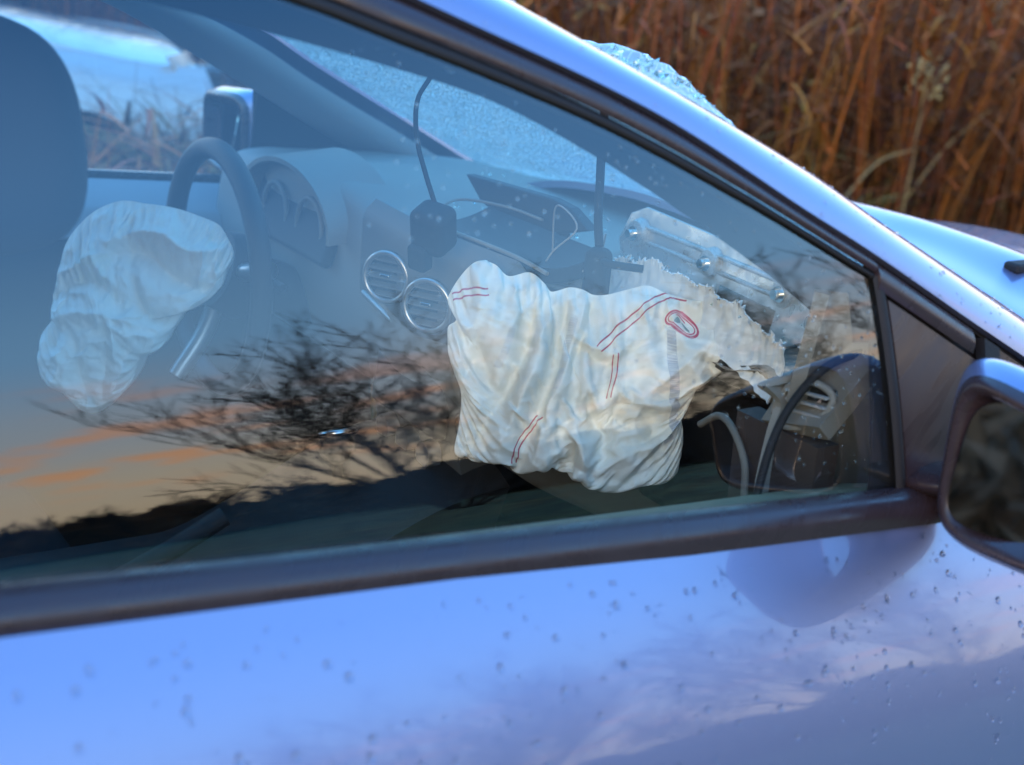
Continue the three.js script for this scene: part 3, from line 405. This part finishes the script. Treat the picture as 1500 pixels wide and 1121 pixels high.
    const [ex, ey] = to([11.0, 7.8]); x.save(); x.translate(ex, ey); x.rotate(0.14); x.strokeStyle = '#c8506a'; x.lineWidth = 5; x.beginPath(); x.ellipse(0, 0, 48, 20, 0, 0, 7); x.stroke(); x.lineWidth = 2.5; x.beginPath(); x.ellipse(0, 0, 40, 15, 0, 0, 7); x.stroke(); x.fillStyle = '#7e9a98'; x.beginPath(); x.ellipse(-12, 2, 13, 5, -0.5, 0, 7); x.ellipse(14, 3, 12, 4, 0.4, 0, 7); x.fill(); x.strokeStyle = '#c8506a'; x.beginPath(); x.moveTo(-16, -8); x.quadraticCurveTo(0, -14, 16, -7); x.stroke(); x.restore();
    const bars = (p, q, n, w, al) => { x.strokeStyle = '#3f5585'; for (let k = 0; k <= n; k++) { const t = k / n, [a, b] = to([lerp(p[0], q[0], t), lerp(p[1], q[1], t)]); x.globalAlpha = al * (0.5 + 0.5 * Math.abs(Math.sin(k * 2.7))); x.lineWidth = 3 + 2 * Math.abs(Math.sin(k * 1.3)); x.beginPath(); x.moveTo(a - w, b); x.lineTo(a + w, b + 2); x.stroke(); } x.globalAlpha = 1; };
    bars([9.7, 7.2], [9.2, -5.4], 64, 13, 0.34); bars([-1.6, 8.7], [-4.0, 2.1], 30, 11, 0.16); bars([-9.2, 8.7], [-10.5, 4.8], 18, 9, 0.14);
    warmBlots(x, to, [[2, 0, 3, '#cbbf95'], [6, -3, 3, '#cdc29b'], [-3, -5, 3, '#cfc6a6'], [9, -8, 2.5, '#cbbf95']]);
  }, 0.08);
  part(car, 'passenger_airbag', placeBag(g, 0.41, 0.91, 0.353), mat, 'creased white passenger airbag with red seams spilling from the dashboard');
  const h = bag([[0.1, 14.1], [3.6, 13.7], [7.6, 13.1], [11.6, 11.8], [14.2, 10.6], [15.2, 9.2], [16.3, 6.4], [15.4, 4.2], [14.2, 1.6], [10.3, 1.3], [6.9, 0.8], [9.0, -1.4], [7.3, -4.6], [6.3, -6.3], [3.0, -8.0], [1.7, -11.6], [-1.0, -14.6], [-4.5, -16.0], [-7.5, -13.9], [-8.9, -11.9], [-11.4, -10.9], [-11.6, -5.6], [-9.8, -2.7], [-9.9, -0.7], [-8.9, 4.5], [-8.0, 7.9], [-6.2, 10.5], [-3.5, 12.8]],
    [[7, 6, [[0.1, 14.1], [-0.1, 11.3], [-0.5, 9.3]]], [14, 7, [[-0.5, 9.3], [3.0, 10.6], [6.4, 10.0], [9.1, 8.7], [12.8, 8.1], [15.7, 7.9]]], [-22, 11, [[0.0, 8.0], [3.4, 8.3], [6.9, 6.3], [11.3, 3.6]]], [9, 6, [[-7.9, 4.1], [-3.9, 6.9], [-0.7, 8.2]]], [-13, 9, [[-8.9, 0.8], [-4.9, 3.9], [-2.0, 4.4], [1.0, 2.2]]], [9, 7, [[-9.6, -2.5], [-6.4, 0.0], [-2.0, 0.5], [2.5, 0.0]]],
      [-7, 7, [[-9.3, -4.9], [-5.9, -1.5], [-1.0, -1.2]]], [8, 6, [[-7.2, -3.0], [-6.9, -6.9], [-8.7, -11.0]]], [-9, 7, [[-4.9, -3.9], [-4.5, -7.9], [-2.8, -12.0]]], [8, 6, [[-6.1, -12.0], [-2.5, -12.1], [-0.5, -10.8]]], [-10, 10, [[3.0, 3.9], [4.4, 1.0], [6.4, 0.0]]], [7, 6, [[3.0, -3.0], [0.5, -7.9], [-0.5, -10.8]]], [-8, 6, [[-1.0, -3.0], [-1.5, -6.9], [-2.0, -10.3]]], [6, 5, [[7.9, 12.8], [7.7, 10.3], [9.1, 8.7]]], [-6, 6, [[11.8, 10.3], [12.8, 9.3], [15.3, 8.9]]], [6, 6, [[-3.4, 9.3], [-2.0, 6.4], [0.0, 4.9]]]], 0.032, 0.14, 7.7, 0.22, (x, y) => [1.15, 1.14], 1.15);
  part(sw, 'driver_airbag', placeBag(h, 0.05, 0.862, -0.305), clothMat((x, to) => warmBlots(x, to, [[4, 11, 2.5, '#d8c8a4'], [9, 9, 2, '#d6c6a6'], [-3, 6, 2.5, '#d9cdb2']]), 0.1), 'crumpled white driver airbag hanging from the steering wheel');
}
// seats, console
function seat(z, x) {
  const body = part(car, 'front_seat', sheet(30, 40, (u, v) => { const a = u * Math.PI * 2, w = 0.235 - 0.05 * smooth(0.6, 1, v), q = Math.sign(Math.cos(a)) * Math.abs(Math.cos(a)) ** 0.6, s = Math.sign(Math.sin(a)) * Math.abs(Math.sin(a)) ** 0.6, e = Math.sqrt(Math.max(0, 1 - Math.max(0, (v - 0.9) / 0.1) ** 2)); return V(x - 0.06 - 0.14 * v + 0.07 * q * e, 0.45 + 0.64 * v, z + w * s * e); }, 0, true), M.fabric);
  part(body, 'seat_cushion', move(box(0.5, 0.16, 0.48, 0.07, 5), x + 0.16, 0.42, z), M.fabric);
  part(body, 'headrest', (() => { const g = new THREE.SphereGeometry(1, 40, 28), p = g.attributes.position; for (let i = 0; i < p.count; i++) { const f = (c, e) => Math.sign(c) * Math.abs(c) ** e; p.setXYZ(i, f(p.getX(i), 0.75) * 0.075, f(p.getY(i), 0.7) * 0.10, f(p.getZ(i), 0.6) * 0.135); } g.computeVertexNormals(); return g.rotateZ(0.12).translate(x - 0.05, 1.215, z); })(), M.fabric);
  for (const q of [-0.06, 0.06]) part(body, 'headrest_post', tube([[x - 0.17, 1.0, z + q], [x - 0.07, 1.2, z + q]], 0.006, 4, 8), M.chrome);
}
seat(0.36, -0.24); seat(-0.37, -0.42);
part(car, 'rear_seat', move(box(0.2, 0.65, 1.3, 0.08, 4), -1.25, 0.72, 0, 0, 0, 0.2), M.fabric);
const cons = part(car, 'centre_console', sheet(12, 30, (u, v) => { const z = lerp(-0.11, 0.11, u), x = lerp(0.45, -0.35, v); return V(x, lerp(0.60, 0.46, smooth(0, 0.5, v)) - 0.02 * Math.abs(z / 0.11) ** 3, z); }, 0.12), M.dashDark);
part(cons, 'gear_lever', [tube([[0.24, 0.58, 0.0], [0.26, 0.66, 0.0], [0.255, 0.70, 0.0]], 0.008, 10, 10), move(new THREE.SphereGeometry(0.025, 24, 16), 0.255, 0.715, 0)], M.leather);
part(cons, 'lever_ring', move(new THREE.TorusGeometry(0.024, 0.005, 10, 40), 0.255, 0.735, 0, 1.2), M.chrome);
part(cons, 'hand_brake', tube([[-0.12, 0.56, 0.03], [0.02, 0.62, 0.03], [0.08, 0.65, 0.03]], 0.014, 14, 10), M.leather);
// wing mirrors
for (const s of [1, -1]) {
  const cx = 0.455, cy = 0.995, cz = 0.955, sq = (c, e) => Math.sign(c) * Math.abs(c) ** e;
  const rimAt = (a, r = 1) => { const q = sq(Math.cos(a), 0.42), w = sq(Math.sin(a), 0.42); return V(cx + 0.012 * q * q, cy + 0.075 * r * w * (1 - 0.12 * q), cz + 0.108 * r * q); };
  const mir = part(car, 'wing_mirror', onSide(s, sheet(72, 26, (u, v) => { const a = -u * Math.PI * 2, p = rimAt(a), k = (1 - v ** 3.2) ** 0.4 * (1 + 0.2 * Math.sin(Math.min(1, v * 1.6) * Math.PI)); return V(lerp(p.x, cx + 0.12, v), cy + (p.y - cy) * k - 0.012 * Math.sin(v * 1.57), cz + (p.z - cz) * k - 0.01 * Math.sin(v * 1.57)); }, 0)), M.paint);
  part(mir, 'mirror_rim', onSide(s, sheet(72, 10, (u, v) => { const a = -u * Math.PI * 2, p = rimAt(a, lerp(1.005, 0.70, v)); return V(p.x - 0.009 * Math.sin(Math.min(1, v * 1.6) * Math.PI) + 0.018 * smooth(0.5, 1, v), p.y, p.z); }, 0.002)), M.satin);
  part(mir, 'mirror_glass', onSide(s, sheet(40, 10, (u, v) => { const a = -u * Math.PI * 2, p = rimAt(a, lerp(0.76, 0.0001, v)); return V(cx + 0.026 + 0.36 * (p.z - cz) + 0.17 * (p.y - cy), p.y, p.z); }, 0.003)), M.mirror);
  part(mir, 'mirror_base', onSide(s, sheet(30, 14, (u, v) => { const a = u * Math.PI * 2; return V(lerp(0.52, 0.51, v) + 0.045 * Math.cos(a), lerp(0.935, 0.945, v) + 0.016 * Math.sin(a) + 0.02 * v, lerp(0.79, 0.90, v)); }, 0)), M.satin);
}
// a unit dangling on its lead from the mirror mount, and a camera on the windshield
{
  const d = thing('dangling_unit', 'dark squarish box dangling from a lead above the centre vents', 'device', [0.288, 1.005, 0.17]);
  part(d, 'housing', move(box(0.045, 0.06, 0.05, 0.012, 4), 0.0, 0.055, 0, 0.15, 0.5, 0.3), M.plastic);
  part(d, 'clip', move(box(0.022, 0.034, 0.028, 0.006), -0.012, 0.018, -0.008, 0.1, 0.4, 0.2), M.plastic);
  part(d, 'lead', tube([[0.002, 0.085, -0.004], [-0.004, 0.12, -0.022], [-0.012, 0.16, -0.034], [-0.008, 0.205, -0.046], [0.02, 0.24, -0.06], [0.07, 0.35, -0.1]], 0.0032, 40, 8), M.rubber);
  const e = thing('hanging_handset', 'slim dark handset hanging on a thick cord beside the passenger airbag', 'device', [0.446, 0.985, 0.303]);
  part(e, 'housing', move(box(0.03, 0.075, 0.032, 0.012, 4), 0, 0.037, 0, 0, 0.4, 0), M.plastic);
  part(e, 'lead', tube([[0.002, 0.075, -0.004], [0.008, 0.105, -0.02], [0.014, 0.15, -0.032], [0.018, 0.175, -0.04], [0.03, 0.26, -0.06]], 0.0055, 24, 8), M.rubber);
  part(e, 'mounting_arm', tube([[0.0, 0.06, 0.01], [-0.01, 0.062, 0.03], [0.03, 0.058, 0.05]], 0.005, 14, 8), M.plastic);
}
// ---------------------------------------------------------------- rain drops and glass crumbs
{
  const r = rng(77), g = new THREE.SphereGeometry(1, 14, 10), list = [];
  const put = (p, n, s, flat) => { const q = new THREE.Quaternion().setFromUnitVectors(V(0, 0, 1), n); list.push(new THREE.Matrix4().compose(p.clone().addScaledVector(n, s * flat * 0.2), q, V(s * lerp(0.85, 1.1, r()), s * lerp(0.9, 1.25, r()), s * flat))); };
  for (let k = 0; k < 1300; k++) { const x = lerp(-0.45, 0.66, r() ** 0.8), y = skinTop(x) - 0.012 - 0.32 * r(), z = zs(x, y), e = 0.001, n = V(0.07 * 0 + (zs(x - e, y) - zs(x + e, y)) / (2 * e), (zs(x, y - e) - zs(x, y + e)) / (2 * e), 1).normalize(); put(V(x, y, z), n, lerp(0.0006, 0.0036, r() ** 2.4), 0.42); }
  for (let k = 0; k < 520; k++) { const x = lerp(-0.1, 0.45, 1 - r() ** 1.6), top = glassTop(Math.min(x, 0.43)), y = top - 0.01 - 0.20 * r() ** 1.3; if (y < 0.96) continue; const n = V(0, (y - YC) / RG, Math.sqrt(1 - ((y - YC) / RG) ** 2)); put(V(x, y, zg(y)), n, lerp(0.0004, 0.0017, r() ** 2), 0.3); }
  for (let k = 0; k < 160; k++) { const t = lerp(0.3, 0.9, r()), v = r(), b = PB.getPoint(t), u = PU.getPoint(t), q = 4 * v * (1 - v) * 0.016 * (1 - 0.3 * v); put(V(lerp(b.x, u.x, v), lerp(b.y, u.y, v) + q * 0.75, lerp(b.z, u.z, v) + q), V(0.3, 0.7, 0.65).normalize(), lerp(0.0006, 0.0022, r() ** 2), 0.4); }
  const m = new THREE.InstancedMesh(g, M.water, list.length); list.forEach((q, i) => m.setMatrixAt(i, q)); m.name = 'rain_drops'; tag(m, 'small rain drops standing on the door, pillar and side window', 'water drops', null, 'stuff'); m.castShadow = true; scene.add(m);
  const gs = [], c = rng(12); for (let k = 0; k < 160; k++) { const z = lerp(-0.5, 0.62, c()), x = lerp(0.5, 0.8, c()); gs.push(move(new THREE.TetrahedronGeometry(lerp(0.0015, 0.004, c()), 0), x, 1.01 + 0.03 * dashY(z) * 10 * 0 - 0.06 * (x - 0.55) + 0.002, z, c() * 6, c() * 6, c() * 6)); }
  const b = part(scene, 'glass_crumbs', gs, M.crumb); tag(b, 'crumbs of broken windshield glass scattered on top of the dashboard', 'glass crumbs', null, 'stuff');
}

// ---------------------------------------------------------------- the pale car beyond the far window
{
  const c2 = thing('parked_car', 'pale silver car standing in the grass beyond the driver window', 'car', [-0.3, 0, -4.3], 0.0);
  sidePanels(c2, 1, M.silver, M.darkGlass, M.darkGlass); sidePanels(c2, -1, M.silver, M.darkGlass, M.darkGlass);
  bodyEnds(c2, M.silver, (x, z) => 1.0 - 0.16 * (x - 0.8) - 0.11 * Math.abs(z / 0.735) ** 2.6);
  part(c2, 'windshield', sheet(30, 30, (u, v) => windshieldAt(u, lerp(0.985, -0.985, v)), 0), M.darkGlass);
}

// ---------------------------------------------------------------- dry weeds behind the car
function weedClump(seed, n, hMin, hMax, spread, wide) {
  const r = rng(seed), pos = [], col = [];
  const tri = (a, b, c, k) => { pos.push(...a, ...b, ...c); for (let q = 0; q < 3; q++) col.push(...k); };
  const ribbon = (p0, dir, len, w, bend, k) => { const side = V(-dir.z, 0, dir.x).normalize(); if (!isFinite(side.x) || side.lengthSq() < 0.1) side.set(1, 0, 0); let p = p0.clone(), d = dir.clone().normalize(), a = p.clone().addScaledVector(side, -w), b = p.clone().addScaledVector(side, w); const N = 5; for (let i = 1; i <= N; i++) { d.addScaledVector(bend, 1 / N).normalize(); p = p.clone().addScaledVector(d, len / N); const ww = w * (1 - i / N * 0.85), c = p.clone().addScaledVector(side, -ww), e = p.clone().addScaledVector(side, ww); tri(a.toArray(), b.toArray(), e.toArray(), k); tri(a.toArray(), e.toArray(), c.toArray(), k); a = c; b = e; } return p; };
  for (let k = 0; k < n; k++) {
    const a = r() * 7, q = spread * Math.sqrt(r()), base = V(q * Math.cos(a), 0, q * Math.sin(a)), h = lerp(hMin, hMax, r()), t = lerp(0.55, 1.25, r()), c = [t * lerp(0.9, 1.1, r()), t * lerp(0.85, 1.15, r()), t];
    const d = V((r() - 0.5) * 0.5, 1, (r() - 0.5) * 0.5), bend = V((r() - 0.5) * 0.7, -0.15 * r(), (r() - 0.5) * 0.7);
    ribbon(base, d, h, wide * lerp(0.6, 1.3, r()), bend, c);
    for (let j = 0; j < 7; j++) { const f = lerp(0.25, 1, r()), p = base.clone().addScaledVector(d.clone().normalize(), h * f).addScaledVector(bend, h * f * f * 0.45), b = r() * 7; ribbon(p, V(Math.cos(b), lerp(-0.2, 0.9, r()), Math.sin(b)), lerp(0.08, 0.3, r()), wide * lerp(0.6, 2.2, r()), V(0, -0.8 * r(), 0), c.map((x) => x * lerp(0.8, 1.3, r()))); }
  }
  const g = new THREE.BufferGeometry(); g.setAttribute('position', new THREE.Float32BufferAttribute(pos, 3)); g.setAttribute('color', new THREE.Float32BufferAttribute(col, 3)); g.computeVertexNormals(); return g;
}
const inCar2 = (x, z) => x > -4.2 && x < 2.3 && z > -5.5;
{
  const weedMat = std(0.225, 0.068, 0.011, 0.9, { vertexColors: true }), r = rng(404);
  weedMat.side = THREE.DoubleSide;
  const kinds = [[31, 26, 1.2, 1.9, 0.35, 0.006], [32, 22, 1.0, 1.7, 0.3, 0.009], [33, 40, 0.35, 0.75, 0.4, 0.005]];
  kinds.forEach(([seed, n, a, b, sp, w], q) => {
    const g = weedClump(seed, n, a, b, sp, w), spots = [];
    while (spots.length < [620, 500, 420][q]) { const x = lerp(-9, 19, r()), z = lerp(-2.3, -12, r() ** 1.4); if (inCar2(x, z) || (x < 2.2 && z > -3.2) ) continue; spots.push([x, z]); }
    if (q === 2) for (let k = 0; k < 170; k++) spots.push([lerp(-2, 3.2, r()), lerp(-1.9, -3.3, r())]);
    const m = new THREE.InstancedMesh(g, weedMat, spots.length), c = new THREE.Color();
    spots.forEach(([x, z], i) => { const s = lerp(0.8, 1.2, r()); m.setMatrixAt(i, new THREE.Matrix4().compose(V(x, -0.02, z), new THREE.Quaternion().setFromAxisAngle(V(0, 1, 0), r() * 7), V(s, s * lerp(0.85, 1.15, r()), s))); const t = r(); q === 2 && t < 0.4 ? c.setRGB(0.6, 1.2, 0.8) : (() => { const l = 0.35 + 1.35 * r() ** 1.5; c.setRGB(l, l * lerp(0.8, 1.35, r()), l * lerp(0.6, 1.9, r() ** 2)); })(); m.setColorAt(i, c); });
    m.name = numbered('dry_weeds'); tag(m, ['tall rust brown dry weeds with ragged stalks behind the car', 'broad leaved brown dry weeds standing among the taller stalks', 'low dry grass with some green at the foot of the weeds'][q], 'weeds', null, 'stuff'); m.castShadow = m.receiveShadow = true; scene.add(m);
  });
}
// one pale seeding plant in front of the weeds
{
  const p = thing('pale_weed', 'pale seeding plant with a light tuft in front of the brown weeds', 'plant', [3.79, 0, -2.2]);
  const r = rng(9); part(p, 'stem', [tube([[0, 0, 0], [0.02, 0.5, 0.02], [0.05, 0.98, 0]], 0.006, 12, 6), tube([[0.03, 0.7, 0.01], [-0.2, 0.66, 0.05], [-0.42, 0.5, 0.08]], 0.005, 12, 6), tube([[0.02, 0.5, 0.02], [0.25, 0.72, 0], [0.45, 0.85, 0]], 0.004, 12, 6)], std(0.3, 0.2, 0.08, 0.9));
  const gs = []; for (let k = 0; k < 60; k++) gs.push(move(new THREE.SphereGeometry(lerp(0.004, 0.010, r()), 6, 5), 0.05 + (r() - 0.5) * 0.12, 0.98 + (r() - 0.5) * 0.16, (r() - 0.5) * 0.12)); part(p, 'seed_head', gs, std(0.4, 0.32, 0.14, 0.9));
}

// ---------------------------------------------------------------- bare trees and hedge on the near side, mirrored in the window
function branchTree(seed, H, spread, stems, twigR) {
  const r = rng(seed), thick = [], fine = [];
  const add = (list, pts, r0, r1, sides) => list.push([pts, r0, r1, sides]);
  const grow = (p, d, len, rad, lvl) => {
    const pts = [p.clone()], n = lvl < 2 ? 7 : 4; let q = p.clone(), dir = d.clone().normalize(); const drift = V((r() - 0.5), (r() - 0.3) * 0.6, (r() - 0.5)).multiplyScalar(lvl ? 0.5 : 0.35);
    for (let i = 0; i < n; i++) { dir.addScaledVector(drift, 1 / n).add(V((r() - 0.5) * 0.16, 0.05, (r() - 0.5) * 0.16)).normalize(); q = q.clone().addScaledVector(dir, len / n); pts.push(q); }
    add(lvl < 2 ? thick : fine, pts, rad, Math.max(twigR * 0.5, rad * (lvl < 2 ? 0.4 : 0.5)), lvl < 1 ? 7 : lvl < 2 ? 5 : 3);
    if (lvl >= 3) return;
    const kids = [9, 7, 5][lvl];
    for (let k = 0; k < kids; k++) { const f = lerp(lvl ? 0.18 : 0.22, 1, (k + r()) / kids), i = Math.min(n - 1, Math.floor(f * n)), a = pts[i].clone().lerp(pts[i + 1], f * n - i), t = pts[i + 1].clone().sub(pts[i]).normalize(); const out = V(r() - 0.5, (r() - 0.35) * 0.8, r() - 0.5).normalize(); const nd = t.clone().multiplyScalar(0.95).addScaledVector(out, 0.6).normalize(); grow(a, nd, len * lerp(0.36, 0.66, r()) * (1.15 - 0.4 * f), Math.max(twigR, rad * 0.42 * (1 - 0.5 * f)), lvl + 1); }
  };
  for (let s = 0; s < stems; s++) { const a = s / stems * 6.283 + r() * 0.6, lean = spread * lerp(0.35, 1.1, r()); grow(V(Math.cos(a) * 0.12, -0.05, Math.sin(a) * 0.12), V(Math.cos(a) * lean, 1, Math.sin(a) * lean), H * lerp(0.68, 0.85, r()), H * 0.0065, 0); }
  const mesh = (list) => { const pos = [], idx = []; for (const [pts, r0, r1, sd] of list) { const b = pos.length / 3, n = pts.length; for (let i = 0; i < n; i++) { const t = pts[Math.min(n - 1, i + 1)].clone().sub(pts[Math.max(0, i - 1)]).normalize(), u = Math.abs(t.y) < 0.9 ? V(0, 1, 0).cross(t).normalize() : V(1, 0, 0).cross(t).normalize(), w = t.clone().cross(u), rr = lerp(r0, r1, i / (n - 1)); for (let k = 0; k < sd; k++) { const a = k / sd * 6.2832; pos.push(...pts[i].clone().addScaledVector(u, rr * Math.cos(a)).addScaledVector(w, rr * Math.sin(a)).toArray()); } } for (let i = 0; i < n - 1; i++) for (let k = 0; k < sd; k++) { const a = b + i * sd + k, c = b + i * sd + (k + 1) % sd; idx.push(a, c, c + sd, a, c + sd, a + sd); } } const g = new THREE.BufferGeometry(); g.setAttribute('position', new THREE.Float32BufferAttribute(pos, 3)); g.setIndex(idx); g.computeVertexNormals(); return g; };
  return [mesh(thick), mesh(fine)];
}
const polar = (az, d) => [Math.sin(az * Math.PI / 180) * d, 0, 0.8 + Math.cos(az * Math.PI / 180) * d];
{
  const [t1, f1] = branchTree(5, 5.0, 1.0, 12, 0.007), [t2, f2] = branchTree(17, 4.4, 0.6, 4, 0.008);
  const tree = (t, f, pos, turn, label) => { const o = thing('bare_tree', label, 'tree', pos, turn); part(o, 'trunk', t, M.bark); part(o, 'crown', f, M.twig); return o; };
  tree(t1, f1, polar(29.5, 13.5), 3.4, 'broad leafless tree with many spreading stems mirrored low in the side window');
  tree(t2, f2, polar(49, 11), 2.0, 'tall leafless tree mirrored at the front corner of the side window');
  tree(t2, f2, polar(39, 17), 4.1, 'leafless tree mirrored across the passenger airbag').scale.setScalar(0.6);
}
function bushGeo(seed, n, w, h) { const r = rng(seed), pos = []; for (let k = 0; k < n; k++) { const a = r() * 7, q = Math.sqrt(r()), y = h * r() ** 0.8, lim = w * Math.sqrt(Math.max(0.04, 1 - (y / h) ** 2)) * (0.8 + 0.4 * noise(a, y * 3, seed)), c = V(Math.cos(a) * q * lim, y, Math.sin(a) * q * lim), s = lerp(0.05, 0.15, r()), d = V(r() - 0.5, r() * 0.8, r() - 0.5).normalize(), e = V(r() - 0.5, r() - 0.5, r() - 0.5).cross(d).normalize().multiplyScalar(s * 0.3); const tip = c.clone().addScaledVector(d, s * 2.4); pos.push(...c.clone().sub(e).toArray(), ...c.clone().add(e).toArray(), ...tip.toArray()); } const g = new THREE.BufferGeometry(); g.setAttribute('position', new THREE.Float32BufferAttribute(pos, 3)); g.computeVertexNormals(); return g; }
{
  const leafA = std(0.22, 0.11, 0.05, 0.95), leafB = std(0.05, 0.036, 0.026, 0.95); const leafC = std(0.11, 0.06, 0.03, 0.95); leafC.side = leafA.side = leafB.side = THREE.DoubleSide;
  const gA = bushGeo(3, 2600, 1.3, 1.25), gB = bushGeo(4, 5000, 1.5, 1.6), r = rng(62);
  const [shT, shF] = branchTree(23, 1.7, 1.2, 5, 0.007);
  const stem = () => tube([[0, -0.05, 0], [0.05, 0.5, 0.03], [0.1, 1.1, 0]], 0.05, 8, 6);
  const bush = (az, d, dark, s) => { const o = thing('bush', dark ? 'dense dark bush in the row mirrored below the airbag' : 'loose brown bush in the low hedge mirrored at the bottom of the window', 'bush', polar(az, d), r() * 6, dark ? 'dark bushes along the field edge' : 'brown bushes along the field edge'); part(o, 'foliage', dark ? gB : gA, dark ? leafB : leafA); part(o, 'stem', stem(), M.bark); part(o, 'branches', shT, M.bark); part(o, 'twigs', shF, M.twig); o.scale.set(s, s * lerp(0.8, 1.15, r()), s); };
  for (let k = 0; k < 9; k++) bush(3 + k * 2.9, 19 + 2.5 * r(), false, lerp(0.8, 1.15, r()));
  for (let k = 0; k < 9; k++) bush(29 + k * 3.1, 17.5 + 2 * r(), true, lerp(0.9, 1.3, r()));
  for (let k = 0; k < 4; k++) { const o = thing('bush', 'tall brown bush added to keep bright sky out of the wing mirror', 'bush', polar(-22 + k * 5.5, 8 + r()), r() * 6, 'added bushes mirrored in the wing mirror'); part(o, 'foliage', gB, leafC); part(o, 'stem', stem(), M.bark); o.scale.setScalar(1.5); }  // added so the wing mirror reflects brown instead of bright horizon sky
  for (let k = 0; k < 5; k++) { const o = thing('bush', 'brown bush standing behind the crashed car', 'bush', [-6.5 - 1.2 * r(), 0, -0.6 + k * 1.5], r() * 6, 'bushes behind the car'); part(o, 'foliage', gB, leafC); part(o, 'stem', stem(), M.bark); o.scale.setScalar(1.3); }
}
renderer.render(scene, camera);
